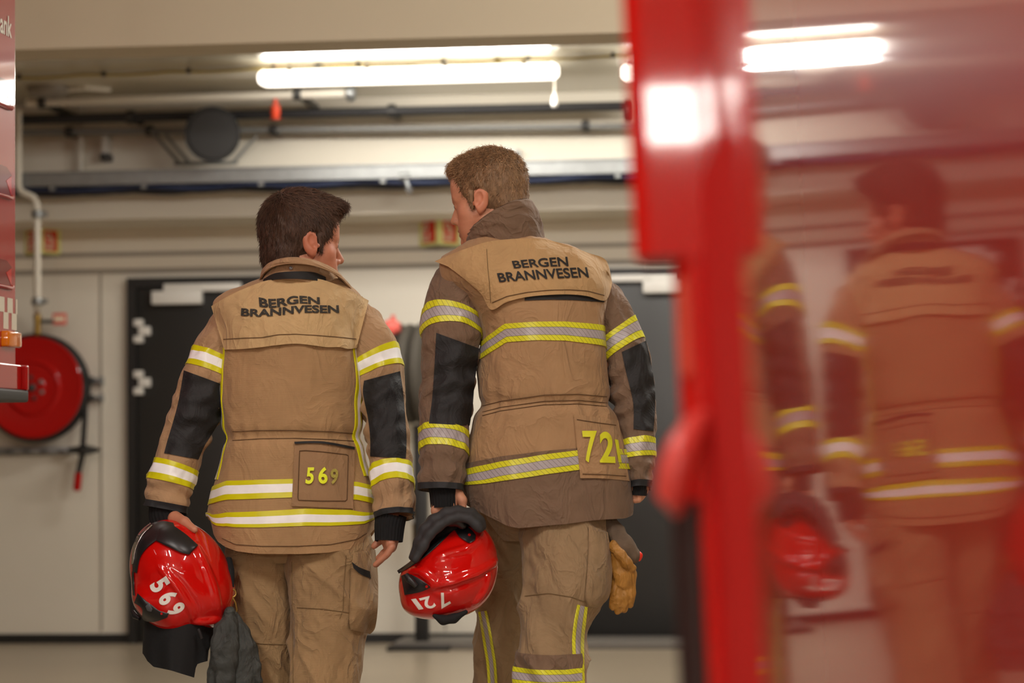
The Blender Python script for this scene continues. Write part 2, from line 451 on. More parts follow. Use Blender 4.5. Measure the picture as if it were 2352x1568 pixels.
# ------------------------------------------------------------------ pipes, tray and fittings on the far wall
def wpipe(name, pts, r, off, m, label, cat, fl=(), clamps=(), flange_m=None):
    o_in = off; off = off + OV
    P = [wp(x, y, off) for x, y in pts]
    t = empty(name, (P[0] + P[-1]) / 2)
    MB().tube(P, r, 16).build('pipe', m, t)
    ax = (P[-1] - P[0]) / np.linalg.norm(P[-1] - P[0])
    for (x, y, rr, ln) in fl:
        MB().lathe(wp(x, y, off) - ax * ln / 2, ax, [(0, rr * .8), (ln * .2, rr), (ln * .8, rr), (ln, rr * .8)], 24).build('flange', flange_m or m, t)
    for (x, y) in clamps:
        p = wp(x, y, off); mb = MB()
        mb.lathe(p - ax * .02, ax, [(0, r + .012), (.04, r + .012)], 20)
        mb.box(p - WNRM * (o_in / 2), (.03, o_in - .004, .03), WAX)
        mb.build('pipe_clamp', M['dark_metal'], t)
    tag(t, label, cat)
    return t
wpipe('water_pipe', [(62, 236), (800, 214)], .023, .55, M['pipe_white'], 'thick white pipe running level below the ceiling lamp', 'pipe',
      fl=[(806, 214, .045, .05)], clamps=[(98, 235), (684, 216)], flange_m=M['grey_metal'])
wpipe('black_pipe', [(-900, 304), (52, 275), (1452, 243)], .026, .24, M['pipe_black'], 'black pipe along the wall behind the black duct mouth, ending in a round flange', 'pipe',
      fl=[(1446, 254, .062, .05)], clamps=[(300, 269), (900, 255)], flange_m=M['pipe_black'])
wpipe('grey_conduit', [(-900, 327), (50, 304), (1500, 289)], .018, .14, M['pipe_grey'], 'thin grey metal pipe along the wall between black pipe and cable tray', 'pipe',
      clamps=[(160, 303), (344, 300), (628, 298), (1345, 288)])
wpipe('down_pipe', [(185, 236), (185, 402)], .016, .06, M['pipe_white'], 'thin white upright pipe on the wall left of the black duct mouth', 'pipe')
# cable tray with bundled cables
TO = OV + .32; P0, P1 = wp(-1150, 444, TO), wp(2200, 365, TO)
t = empty('cable_tray', (P0 + P1) / 2)
axd = (P1 - P0) / np.linalg.norm(P1 - P0); Lt = np.linalg.norm(P1 - P0)
TAX = np.array([axd, np.cross([0, 0, 1.0], axd), [0, 0, 1.0]])
cen = (P0 + P1) / 2
mb = MB(); mb.box(cen + (0, 0, .005), (Lt, .012, .075), TAX); mb.box(cen + TAX[1] * .28 + (0, 0, .005), (Lt, .012, .075), TAX)
mb.box(cen + TAX[1] * .14 - (0, 0, .03), (Lt, .28, .006), TAX); mb.box(cen - TAX[1] * .01 + (0, 0, .042), (Lt, .02, .008), TAX)
mb.build('tray', M['grey_metal'], t, smooth=False)
for j in range(5):
    pts = []
    for i in range(90):
        f = i / 89
        pts.append(P0 + (P1 - P0) * f + TAX[1] * (.03 + .045 * j + .01 * math.sin(i * 1.3 + j)) + np.array([0, 0, -.05 - .008 * math.sin(i * .9 + j * 2)]))
    MB().tube(pts, .014, 8).build('cable', M['blue_cable'] if j % 2 == 0 else M['black_rubber'], t)
for px in (120, 330, 600, 880, 1150, 1420):
    s, _ = ws(px, 400, TO); p = P0 + axd * ((wpt(s, 0, TO) - P0) @ axd)
    MB().box(p + TAX[1] * .16 + np.array([0, 0, -.045]), (.03, .30, .02), TAX).build('tray_bracket', M['grey_metal'], t, smooth=False)
tag(t, 'galvanised cable tray with dark blue cables running along the whole wall', 'cable tray')
# yellow cable on the ceiling
pts = [];
for i in range(40):
    f = i / 39; x = -200 + f * 1900
    c = ray(x, 176 - 36 * (x - 50) / 1000)
    q = CO + c * ((ZLOW - .012 - CAM_H) / c[2]); q[2] -= .010 * abs(math.sin(f * 30)); pts.append(q)
t = empty('ceiling_cable', pts[0]); MB().tube(pts, .007, 8).build('cable', M['yellow_cable'], t)
for i in range(1, 40, 4): MB().box(pts[i] + np.array([0, 0, .006]), (.02, .02, .03)).build('cable_clip', M['dark_metal'], t, smooth=False)
tag(t, 'thin yellow cable clipped to the low ceiling', 'cable')
# black duct mouth with its bracing
dv = ray(488, 308); dv = dv / np.linalg.norm(dv)
c = wp(488, 308, OV + .46); rad = 64 / F * c[1]
t = empty('exhaust_duct', c - np.array([0, 0, rad]))
mb = MB(); mb.lathe(c - dv * .03, dv, [(0, rad * .93), (0, rad), (.05, rad), (.05, rad * .96), (.17, rad * .93), (.18, rad * .5)], 48)
mb.build('duct_mouth', M['black_plastic'], t)
MB().lathe(c - dv * .031, -dv, [(0, rad * .90), (.006, rad * .86)], 48).build('end_cap', M['black_rubber'], t)
tag(t, 'round black exhaust duct end hanging in front of the wall pipes', 'duct')
t = empty('duct_bracket', wp(470, 376, OV + .30))
for (xa, ya, xb, yb) in ((346, 300, 412, 374), (372, 300, 436, 376), (590, 312, 532, 376)):
    MB().tube([wp(xa, ya, OV + .19), wp(xb, yb, OV + .19)], .010, 8).build('brace', M['pipe_grey'], t)
MB().tube([wp(400, 376, OV + .19), wp(545, 373, OV + .19)], .010, 8).build('cross_bar', M['pipe_grey'], t)
tag(t, 'slanting steel braces below the round black duct', 'bracket')
# sprinklers
def valve(x, y, off, m, label, h):
    p = wp(x, y, off); t = empty('sprinkler_head', p)
    MB().lathe(p + (0, 0, h), (0, 0, -1), [(0, .012), (h * .4, .012), (h * .45, .026), (h * .8, .026), (h, .014)], 16).build('valve_body', m, t)
    MB().lathe(p, (0, 0, -1), [(0, .03), (.006, .03), (.012, .01)], 16).build('deflector', m, t)
    tag(t, label, 'valve')
valve(633, 271, OV + .55, M['orange'], 'small orange red valve hanging from the white pipe', .12)
p = wp(1274, 246, 1.7); t = empty('pull_switch', p)
MB().tube([wp(1274, 176, 1.7), p + (0, 0, .05)], .004, 6).build('cord', M['pipe_white'], t)
MB().lathe(p + (0, 0, .06), (0, 0, -1), [(0, .008), (.01, .014), (.05, .017), (.06, .01)], 16).build('pull_handle', M['white_metal'], t)
tag(t, 'white pull cord hanging below the right end of the lit lamp', 'pull cord')
# junction box and small boxes
c = ray(110, 212); q = CO + c * ((ZLOW - .03 - CAM_H) / c[2])
t = empty('junction_box', q + (0, 0, .03)); MB().lathe(q + (0, 0, .03), (0, 0, -1), [(0, .11), (.03, .11), (.05, .085)], 24).build('box_body', M['lamp_body'], t)
MB().tube([q + (.1, 0, .01), q + (.2, .0, .02), q + (.32, .1, .025)], .012, 8).build('cable', M['pipe_white'], t)
tag(t, 'round white box on the low ceiling at far left', 'junction box')
t = empty('wall_bracket', wp(238, 366, OV + .05))
mb = MB(); wbox(mb, 232, 308, 246, 352, OV, OV + .09, .004); mb.build('arm', M['white_metal'], t)
mb = MB(); wbox(mb, 229, 352, 249, 367, OV, OV + .10, .004); mb.build('foot', M['dark_metal'], t)
tag(t, 'small white wall bracket between thin white pipe and black duct', 'bracket')
t = empty('detector_box', wp(1172, 362, OV)); mb = MB(); wbox(mb, 1148, 338, 1186, 364, OV, OV + .06, .006); mb.build('box_body', M['white_metal'], t)
mb = MB(); wbox(mb, 1187, 343, 1194, 360, OV, OV + .05, .003); mb.build('side_cap', M['grey_metal'], t)
tag(t, 'small white box on the wall just above the blond firefighter head', 'box')
t = empty('tray_clamp', wp(936, 440, TO))
MB().tube([wp(922, 394, TO), wp(934, 418, TO), wp(940, 440, TO)], .012, 10).build('clamp_arm', M['grey_metal'], t)
MB().lathe(wp(930, 405, TO), WTAN, [(-.03, .022), (.03, .022)], 16).build('clamp_jaw', M['grey_metal'], t)
MB().lathe(wp(940, 436, TO), WNRM, [(-.012, .018), (.012, .018)], 12).build('bolt', M['dark_metal'], t)
tag(t, 'silver clamp hanging under the cable tray between the firefighters', 'clamp')

# upright pipe beside the left truck with couplings and valve
t = empty('riser_pipe', wp(85, 740, .1))
RO = OV + .37
MB().tube([wp(42, 250, RO), wp(42, 425, RO), wp(48, 440, RO), wp(78, 454, RO), wp(85, 470, RO), wp(86, 695, RO), wp(86, 705, RO - .02), wp(86, 709, RO - .15), wp(86, 713, .22), wp(86, 722, .2), wp(86, 735, .2)], .020, 16).build('pipe', M['pipe_white'], t)
for y in (492, 692):
    mb = MB(); mb.lathe(wp(86, y, RO) + (0, 0, .02), (0, 0, -1), [(0, .03), (.012, .033), (.03, .033), (.042, .03)], 20)
    mb.bbox(wp(101, y, RO), (.04, .03, .025), .004, WAX); mb.build('coupling', M['grey_metal'], t)
MB().lathe(wp(86, 718, .2), (0, 0, -1), [(0, .018), (.02, .024), (.06, .02), (.12, .022), (.13, .015)], 16).build('valve_body', M['brass'], t)
MB().tube([wp(92, 738, .2), wp(124, 738, .2)], .011, 8).build('valve_stem', M['dark_metal'], t)
tag(t, 'white upright pipe feeding the red hose reel beside the left truck', 'pipe')
t = empty('valve_handle', wp(135, 746, .2)); mb = MB(); wbox(mb, 120, 719, 152, 746, .19, .205, .004); mb.build('tag_plate', M['coral'], t)
mb = MB(); wbox(mb, 124, 727, 148, 737, .205, .208); mb.build('tag_label', M['sign_white'], t, smooth=False)
tag(t, 'small red and white tag hanging above the red hose reel', 'tag')

# ------------------------------------------------------------------ hose reel
c = wp(75, 890, .22); sc = c[1] / F
t = empty('hose_reel', c - np.array([0, 0, 125 * sc]))
MB().lathe(c - WNRM * .14, WNRM, [(0, 115 * sc), (.12, 115 * sc), (.12, 20 * sc)], 64).build('drum', M['red_disc'], t)
MB().torus(c - WNRM * .045, WNRM, 116 * sc, 10 * sc, 64, 12).build('wound_hose', M['black_rubber'], t)
MB().torus(c - WNRM * .095, WNRM, 116 * sc, 10 * sc, 64, 12).build('wound_hose', M['black_rubber'], t)
MB().lathe(c - WNRM * .02, WNRM, [(0, 116 * sc), (.012, 117 * sc), (.02, 113 * sc), (.012, 104 * sc), (.010, 66 * sc), (.018, 62 * sc), (.020, 58 * sc), (.012, 54 * sc), (.010, 30 * sc), (.018, 26 * sc), (.018, 3 * sc)], 64).build('side_disc', M['red_disc'], t)
MB().lathe(c - WNRM * .005, WNRM, [(0, 9 * sc), (.03, 9 * sc), (.035, 6 * sc)], 20).build('hub', M['dark_metal'], t)
for a in (35, 100, 160, 215, 280, 335):
    p = c + (WTAN * math.cos(R(a)) + np.array([0, 0, 1.0]) * math.sin(R(a))) * 24 * sc
    MB().lathe(p - WNRM * .006, WNRM, [(0, 5 * sc), (.012, 5 * sc), (.014, 3 * sc)], 10).build('bolt', M['grey_metal'] if a % 2 else M['dark_metal'], t)
hp = [wp(190, 860, .2), wp(195, 900, .17), wp(195, 950, .16), wp(192, 1000, .16), wp(188, 1050, .16), wp(180, 1085, .16)]
MB().tube(hp, .017, 12).build('hose', M['black_rubber'], t)
p = wp(193, 1033, .16)
MB().lathe(p + (0, 0, .028), (0, 0, -1), [(0, .02), (.012, .07), (.022, .099), (.034, .099), (.044, .07), (.056, .02)], 32).build('hose_stop', M['black_rubber'], t)
MB().lathe(wp(181, 1078, .16), (wp(176, 1128, .16) - wp(181, 1078, .16)), [(0, .012), (.02, .014), (.02, .022), (.11, .024), (.125, .016)], 16).build('nozzle', M['red_disc'], t)
MB().box(wpt(ws(75, 890)[0], c[2], .05), (.1, .12, .5), WAX).build('wall_mount', M['grey_metal'], t, smooth=False)
tag(t, 'red hose reel with black hose on the wall behind the left truck', 'hose reel')
t = empty('support_rail', wp(20, 1045, .05))
mb = MB(); wbox(mb, -120, 1029, 162, 1043, 0, .05, .003); mb.build('rail', M['grey_metal'], t)
for px in (-60, -20, 20, 60, 100, 140):
    mb = MB(); wbox(mb, px - 9, 1033, px + 9, 1039, .05, .053); mb.build('slot', M['dark_metal'], t, smooth=False)
tag(t, 'slotted steel rail on the wall below the red hose reel', 'rail')
for (y0, y1, l) in ((864, 884, 'upper of two small steel brackets right of the red hose reel'), (905, 922, 'lower of two small steel brackets right of the red hose reel')):
    t = empty('hose_bracket', wp(212, y1, .03)); mb = MB(); wbox(mb, 194, y0 + 5, 234, y1 - 4, 0, .03, .003); wbox(mb, 226, y0, 234, y1, 0, .05, .003)
    mb.build('bracket_arm', M['grey_metal'], t)
    mb = MB(); wbox(mb, 205, y0 + 1, 213, y1 - 1, .02, .06, .003); mb.build('clip', M['dark_metal'], t)
    tag(t, l, 'bracket')

# ------------------------------------------------------------------ fire hose signs: two plates meeting in a ridge
def hose_sign(x0, xm, x1, y0, y1, lab):
    o_r = .15
    s0, za = ws(x0, y0, .01); s1, _ = ws(x1, y0, .01); sm, zt = ws(xm, y0 - 1, o_r); _, zb2 = ws(xm, y1, o_r)
    t = empty('fire_hose_sign', wpt(sm, zb2, 0))
    for side, sa in ((0, s0), (1, s1)):
        A = wpt(sa, 0, .005); B = wpt(sm, 0, o_r); d = B - A; Lw = np.linalg.norm(d); d /= Lw
        nrm = np.cross(d, [0, 0, 1.0]);
        if nrm @ WNRM < 0: nrm = -nrm
        ax = np.array([d, nrm, [0, 0, 1.0]])
        H = zt - zb2
        def q(u, v, e=0): return A + d * u * Lw + np.array([0, 0, zb2 + v * H]) + nrm * e
        plate = MB().box(q(.5, .5, -.003), (Lw, .006, H), ax).build('sign_plate', M['sign_glow'], t, smooth=False)
        MB().box(q(.5, .5, .001), (Lw * .62, .003, H * .74), ax).build('red_field', M['sign_red'], plate, smooth=False)
        # pictogram: reel ring, hose and hand
        u0 = .62 if side else .38
        mb = MB(); mb.torus(q(u0, .68, .003), nrm, H * .10, H * .028, 24, 6); mb.box(q(u0 - .16, .42, .003), (Lw * .10, .003, H * .46), ax)
        mb.box(q(u0 + .12, .34, .003), (Lw * .07, .003, H * .30), ax); mb.box(q(u0, .24, .003), (Lw * .28, .003, H * .06), ax)
        mb.build('pictogram', M['sign_white'], plate)
    MB().add([wpt(s0, zb2, .005), wpt(s1, zb2, .005), wpt(sm, zb2, o_r), wpt(s0, zb2 + .004, .005), wpt(s1, zb2 + .004, .005), wpt(sm, zb2 + .004, o_r)],
             [(0, 2, 1), (3, 4, 5), (0, 1, 4, 3), (1, 2, 5, 4), (2, 0, 3, 5)]).build('sign_base', M['lamp_body'], t, smooth=False)
    tag(t, lab, 'sign')
hose_sign(56, 92, 139, 520, 583, 'red fire hose sign with pale yellow edges above the red hose reel')
hose_sign(962, 1008, 1056, 496, 563, 'red fire hose sign partly hidden by the blond firefighter face')

# ------------------------------------------------------------------ hose stand between the two men
def upright(x, y): return wp(x, y, .45)
t = empty('hose_stand', wp(968, 1486, .45) * np.array([1, 1, 0]))
pb = wp(968, 1486, .45); pb = np.array([pb[0], pb[1], 0]); pt = wp(968, 975, .45)
MB().bbox((pb + np.array([pt[0], pt[1], pt[2]])) / 2, (.075, .075, pt[2]), .006, WAX).build('post', M['black_trim'], t)
MB().bbox(pb + np.array([0, 0, .012]), (.35, .3, .024), .004, WAX).build('base_plate', M['black_trim'], t)
MB().tube([wp(905, 860, .45), wp(1015, 860, .45)], .05, 20).build('axle', M['dark_metal'], t)
tag(t, 'black post with axle carrying the grey hoses between the two firefighters', 'hose stand')
hc = [wp(x, 858, .45) for x in (880, 912, 944, 976)]
for i, cc in enumerate(hc):
    rr = .285 + .012 * (i % 2)
    mb = MB(); mb.torus(cc, WTAN + WNRM * .10, rr - .04, .036, 48, 10); mb.torus(cc, WTAN + WNRM * .10, rr - .10, .034, 48, 10); mb.torus(cc, WTAN + WNRM * .10, rr - .165, .034, 48, 10)
    o = mb.build('coiled_hose', M['hose'], base=cc - np.array([0, 0, rr]))
    tag(o, 'coiled grey fire hose, one of the hanging coils seen between the two firefighters', 'hose', 'grey hose coils on the stand')
p = wp(903, 752, .6); t = empty('hose_coupling', p - np.array([0, 0, .03]))
MB().lathe(p - WTAN * .05, WTAN, [(0, .03), (.02, .045), (.06, .045), (.09, .025)], 20).build('coupling_body', M['coral'], t)
for a in (0, 120, 240):
    MB().tube([p, p + (np.array([0, 0, 1.0]) * math.cos(R(a)) + WNRM * math.sin(R(a))) * .07], .012, 8).build('lug', M['coral'], t)
tag(t, 'coral red coupling at the top of the grey hoses', 'hose coupling')
p = wp(957, 1170, .3)
t = empty('brass_branch_pipe', p - np.array([0, 0, .3]))
MB().lathe(wp(957, 1110, .3), (0, 0, -1), [(0, .025), (.02, .035), (.18, .035), (.2, .03), (.42, .028), (.44, .018)], 20).build('barrel', M['brass'], t)
MB().lathe(wp(957, 1196, .3) + (0, 0, .02), (0, 0, -1), [(0, .05), (.03, .05)], 20).build('collar', M['white_metal'], t)
tag(t, 'brass branch pipe on the wall stand between the firefighters', 'branch pipe')
# low step along the wall on the right
sA, _ = ws(936, 1500); sB, _ = ws(1760, 1500)
q0 = ws(1176, 1482, 0)
t = MB().bbox(wpt((sA + sB) / 2, .022, .30), (sB - sA, .42, .044), .006, WAX).build('floor_ramp', mat('grey ramp', '6d6862', .6))
tag(t, 'low dark grey ramp on the floor along the right-hand wall', 'ramp')
# ================================================================== RIGHT TRUCK (close to the camera, its side mirrors the bay)
LEAN = 0.036
YE = 2.30
XE = 0.0836 * YE
def side_x(Y):                  # plan curve of the truck side: nearly flat, turning away towards the far end
    tau = .6
    if Y < .2: return side_x(.2) - .0165 * (.2 - Y)
    return XE - .0165 * (YE - Y) - .0265 * tau * (1 - math.exp((Y - YE) / tau))
def lean(p):
    p = np.array(p, float); p[0] -= LEAN * (p[2] - CAM_H); return p
def plan_solid(name, m, plan, z0, z1, parent, wn=False, angle=20, bev=0.0):
    """closed plan outline (x, y) stood up between two heights on the leaning truck side"""
    n = len(plan)
    V = [lean((x, y, z)) for z in (z0, z1) for x, y in plan]
    Fs = [tuple(range(n - 1, -1, -1)), tuple(range(n, 2 * n))] + [(i, (i + 1) % n, n + (i + 1) % n, n + i) for i in range(n)]
    o = MB().add(V, Fs).build(name, m, parent, angle=angle, wn=wn)
    return o
t = empty('fire_truck', (1.2, 0.4, 0))
ys = np.concatenate([[-1.8, -.6, 0], np.linspace(.2, YE + .06, 60)])
plan = [(side_x(y), y) for y in ys] + [(2.5, YE + .06), (2.5, -1.8)]
plan_solid('side_panel', M['red_paint'], plan, .45, 3.2, t, angle=20)
def pr(px, Y): return ((px - IW / 2) / F * Y, Y)
def rounded(pts, r, n=6):
    """round every corner of a plan polygon"""
    out = []; k = len(pts)
    for i in range(k):
        p = np.array(pts[i]); a = np.array(pts[i - 1]) - p; b = np.array(pts[(i + 1) % k]) - p
        la, lb = np.linalg.norm(a), np.linalg.norm(b); rr = min(r, la * .45, lb * .45)
        A = p + a / la * rr; B = p + b / lb * rr
        for j in range(n + 1):
            f = j / n; out.append(tuple((1 - f) ** 2 * A + 2 * f * (1 - f) * p + f * f * B))
    return out
def zr(py, Y=YE): return pix(1580, py, Y)[2]
zs = zr(588)
post = rounded([pr(1475, YE + .020), pr(1500, YE + .135), pr(1690, YE + .135), pr(1690, YE - .002), pr(1640, YE - .002), pr(1508, YE + .0028)], .006)
plan_solid('corner_post', M['red_lit'], post[::-1], zs, 3.15, t, True, angle=50)
lpost = rounded([pr(1562, YE + .03), pr(1575, YE + .13), pr(1690, YE + .13), pr(1690, YE + .001), pr(1636, YE + .001), pr(1592, YE + .002)], .010)
plan_solid('lower_post', M['red_lit'], lpost[::-1], .5, zs + .004, t, True, angle=50)
ty = np.linspace(1.74, YE + .02, 24)
strip_plan = [(side_x(y) - (.0022 if 0 < i < 23 else .0004), y) for i, y in enumerate(ty)] + [(side_x(y) + .004, y) for y in ty[::-1]]
plan_solid('mirror_mask', M['red_matt'], strip_plan, .5, 1.345, t, angle=30)  # added matt strip: keeps the handle's mirror image off the glossy panel
seal_shade = rounded([pr(1530, YE + .03), pr(1540, YE + .13), pr(1646, YE + .13), pr(1604, YE + .02), pr(1596, YE - .003), pr(1556, YE + .006)], .008)
plan_solid('door_seal_shade', mat('dark maroon rubber seal', '240d0b', .6), seal_shade[::-1], .5, zr(1150), t, angle=50)  # seal widened and coloured maroon for the shade on the lower post
mk = rounded([pr(1570, YE + .004), pr(1574, YE + .03), pr(1600, YE + .03), pr(1596, YE + .002)], .003)
plan_solid('side_marker', M['orange'], mk[::-1], zr(860), zr(640), t, angle=50)
# grab handle bulging out of the post
hp = [(1618, 950, 2.296), (1596, 985, 2.27), (1570, 1030, 2.25), (1550, 1085, 2.245), (1543, 1130, 2.25), (1556, 1172, 2.28)]
MB().tube([pix(a, b, c_) for a, b, c_ in hp], [.006, .014, .0165, .0165, .0155, .007], 20).build('grab_handle', mat('light red plastic', 'd0443c', .4), t)
# running gear out of sight below the frame
for y in (1.5, -1.0):
    ax = np.array([-1.0, 0, 0])
    for x in (.38, 2.25):
        cw = np.array([x + .05, y, .50])
        wl = MB().lathe(cw - ax * .16, ax, [(0, .36), (.03, .47), (.08, .50), (.24, .50), (.29, .47), (.32, .36), (.30, .28)], 40).build('wheel', M['black_rubber'], t)
        MB().lathe(cw + ax * .12, ax, [(0, .28), (.03, .28), (.02, .18), (.08, .14), (.08, .02)], 32).build('rim', M['grey_metal'], wl)
tag(t, 'blurred red fire truck at right whose shiny side mirrors the firefighters', 'fire truck')

# ================================================================== LEFT TRUCK (only its rear corner is in view)
LK = 0.122
Lu = np.array([LK, 1, 0]) / math.hypot(LK, 1); Lm = np.array([Lu[1], -Lu[0], 0])      # Lm points to the lane (right)
LC = np.array([-1.4346, 7.0, 0])
def lt(q, off, z):              # q = metres back towards the camera from the far corner
    return LC - Lu * q + Lm * off + np.array([0, 0, z])
def lq(px):
    r = (px - IW / 2) / F
    Y = (LC[0] - LK * LC[1]) / (r - LK)
    return (7.0 - Y) / Lu[1]
def lz(px, py): return pix(px, py, 7.0 - lq(px) * Lu[1])[2]
def lbox(mb, q0, q1, o0, o1, z0, z1, bev=0.0, seg=3):
    P = [lt(q, o, z) for z in (z0, z1) for (q, o) in ((q0, o0), (q0, o1), (q1, o1), (q1, o0))]
    bm = bmesh.new(); vs = [bm.verts.new(Vector(p)) for p in P]
    for f in [(3, 2, 1, 0), (4, 5, 6, 7), (0, 1, 5, 4), (1, 2, 6, 5), (2, 3, 7, 6), (3, 0, 4, 7)]: bm.faces.new([vs[i] for i in f])
    bmesh.ops.recalc_face_normals(bm, faces=bm.faces)
    if bev: bmesh.ops.bevel(bm, geom=list(bm.edges), offset=bev, segments=seg, profile=.5, affect='EDGES')
    bm.verts.index_update()
    return mb.add([v.co[:] for v in bm.verts], [[v.index for v in f.verts] for f in bm.faces])
t = empty('fire_engine', lt(2.5, -1.2, 0))
ztop = 3.15; zbot = lz(20, 905)
mb = MB(); lbox(mb, 0, 5.2, -2.4, 0, zbot + .02, ztop, .018, 4); body = mb.build('side_panel', M['red_paint'], t, wn=True)
M['recess_shade'] = mat('dark red recess', '7a0d0a', .35, coat=.6)
for (ya, yb) in ((186, 252), (384, 458), (598, 664)):
    z1, z0 = lz(20, ya), lz(20, yb)
    qa, qb = lq(25), lq(25) + .42
    # louvre: flat dark plate paints the hollow's shade; brighter sloped side, lip under it
    h = z1 - z0
    lv = MB().prism([lt(qa, 0, z0 + .10 * h), lt(qb, 0, z0 + .10 * h), lt(qb, 0, z1), lt(qa + .045, 0, z1 - .02 * h), lt(qa, 0, z1 - .22 * h)], Lm, .0012).build('louvre', M['recess_shade'], t, smooth=False)
    MB().prism([lt(qa + .004, .0012, z0 + .12 * h), lt(qa + .05, .0012, z0 + .55 * h), lt(qa + .004, .0012, z1 - .26 * h)], Lm, .0008).build('sloped_side', M['red_lit'], lv, smooth=False)
    MB().tube([lt(qa, .003, z0 + .10 * h), lt(qa + .015, .005, z0 + .04 * h), lt(qb, .005, z0 + .02 * h)], .006, 10).build('lip', M['red_paint'], lv)
# sponsor lettering end
def flat_text(s, size, bold=0.0):
    cu = bpy.data.curves.new('txt', 'FONT'); cu.body = s; cu.size = size; cu.offset = bold; cu.resolution_u = 8
    o = bpy.data.objects.new('txt', cu); C.objects.link(o)
    dg = bpy.context.evaluated_depsgraph_get(); me = bpy.data.meshes.new_from_object(o.evaluated_get(dg))
    bm = bmesh.new(); bm.from_mesh(me); bmesh.ops.triangulate(bm, faces=bm.faces)
    bmesh.ops.remove_doubles(bm, verts=bm.verts, dist=1e-5); bm.verts.index_update()
    V = np.array([v.co[:] for v in bm.verts]); Fs = [[v.index for v in f.verts] for f in bm.faces]
    bm.free(); bpy.data.objects.remove(o); bpy.data.meshes.remove(me); bpy.data.curves.remove(cu)
    V[:, :2] -= V[:, :2].min(0)
    return V, Fs
V, Fs = flat_text('ank', 1.0, 0.02)
wd, ht = V[:, 0].max(), V[:, 1].max()
qa, qb = lq(25), lq(-2)
zb_, zt_ = lz(12, 82), lz(12, 34)
V3 = [lt(qb + (qa - qb) * v[0] / wd, .0015, zb_ + (zt_ - zb_) * v[1] / ht) for v in V]
mesh_obj('lettering', V3, Fs, M['white_sticker'], t, smooth=False)['label'] = 'white letters ank'
# checker band
zc0, zc1, zc2 = lz(18, 756), lz(18, 718), lz(18, 684)
for i, (xa, xb, row) in enumerate(((-3, 8, 1), (15, 27, 1), (34.5, 38, 1), (6, 17, 0), (25, 36, 0))):
    z0, z1 = (zc1, zc2) if row else (zc0, zc1)
    mb = MB(); lbox(mb, max(lq(xb), .001), lq(xa), 0, .0015, z0, z1); o = mb.build('reflective_square', M['white_sticker'], t, smooth=False)
mb = MB(); lbox(mb, lq(33), lq(2), -.01, .022, lz(16, 797), lz(16, 761), .006); mb.build('side_marker', M['amber'], t)
mb = MB(); lbox(mb, -.008, .30, -.2, .012, zbot + .012, lz(40, 838), .006); mb.build('corner_bumper', M['red_paint'], t, wn=True)
mb = MB(); lbox(mb, -.028, -.006, -.3, .028, zbot + .012, lz(50, 840), .006); mb.build('bumper_end', M['red_paint'], t, wn=True)
mb = MB(); lbox(mb, -.03, 5.2, -.4, .026, zbot - .022, zbot + .014, .008); mb.build('under_rubber', M['black_rubber'], t)
mb = MB(); lbox(mb, .9, 5.0, -2.2, -.25, .55, zbot, .01); mb.build('chassis', M['dark_metal'], t)
for q in (1.6, 4.3):
    for o in (-.30, -2.1):
        cw = lt(q, o, .5)
        wl = MB().lathe(cw - Lm * .16, Lm, [(0, .36), (.03, .47), (.08, .50), (.24, .50), (.29, .47), (.32, .36), (.30, .28)], 40).build('wheel', M['black_rubber'], t)
        MB().lathe(cw + Lm * .12, Lm, [(0, .28), (.03, .28), (.02, .18), (.08, .14), (.08, .02)], 32).build('rim', M['grey_metal'], wl)
tag(t, 'red fire truck corner with checkered band at the left picture edge', 'fire truck')
# ================================================================== SHAPING TOOLS
def vnoise(P, seed=0):
    """smooth value noise in -1..1 for an array of points"""
    P = np.asarray(P, float); I = np.floor(P).astype(np.int64); f = P - I; f = f * f * (3 - 2 * f)
    def h(i, j, k):
        n = (i * 374761393 + j * 668265263 + k * 2147483647 + seed * 1442695041) & 0xffffffff
        n = ((n ^ (n >> 13)) * 1274126177) & 0xffffffff
        n = (n ^ (n >> 16)) & 0xffff
        return n / 32767.5 - 1.0
    r = 0
    for dx in (0, 1):
        for dy in (0, 1):
            for dz in (0, 1):
                wgt = (f[..., 0] if dx else 1 - f[..., 0]) * (f[..., 1] if dy else 1 - f[..., 1]) * (f[..., 2] if dz else 1 - f[..., 2])
                r = r + wgt * h(I[..., 0] + dx, I[..., 1] + dy, I[..., 2] + dz)
    return r
def fbm(P, seed=0, oct=3):
    r = 0; a = 1.0; P = np.asarray(P, float)
    for o in range(oct):
        r = r + a * vnoise(P, seed + o * 17); P = P * 2.03; a *= .5
    return r / 1.75
def ridge(P, seed=0):           # creases: sharp valleys
    return 1 - 2 * np.abs(vnoise(P, seed))
def cubic(T, K):
    """Catmull-Rom through rows of K at parameters T (0..n-1)"""
    K = np.asarray(K, float); n = len(K); T = np.clip(np.asarray(T, float), 0, n - 1 - 1e-9)
    i = np.floor(T).astype(int); f = (T - i)[..., None]
    p0 = K[np.maximum(i - 1, 0)]; p1 = K[i]; p2 = K[np.minimum(i + 1, n - 1)]; p3 = K[np.minimum(i + 2, n - 1)]
    return .5 * (2 * p1 + (p2 - p0) * f + (2 * p0 - 5 * p1 + 4 * p2 - p3) * f ** 2 + (3 * p1 - p0 - 3 * p2 + p3) * f ** 3)
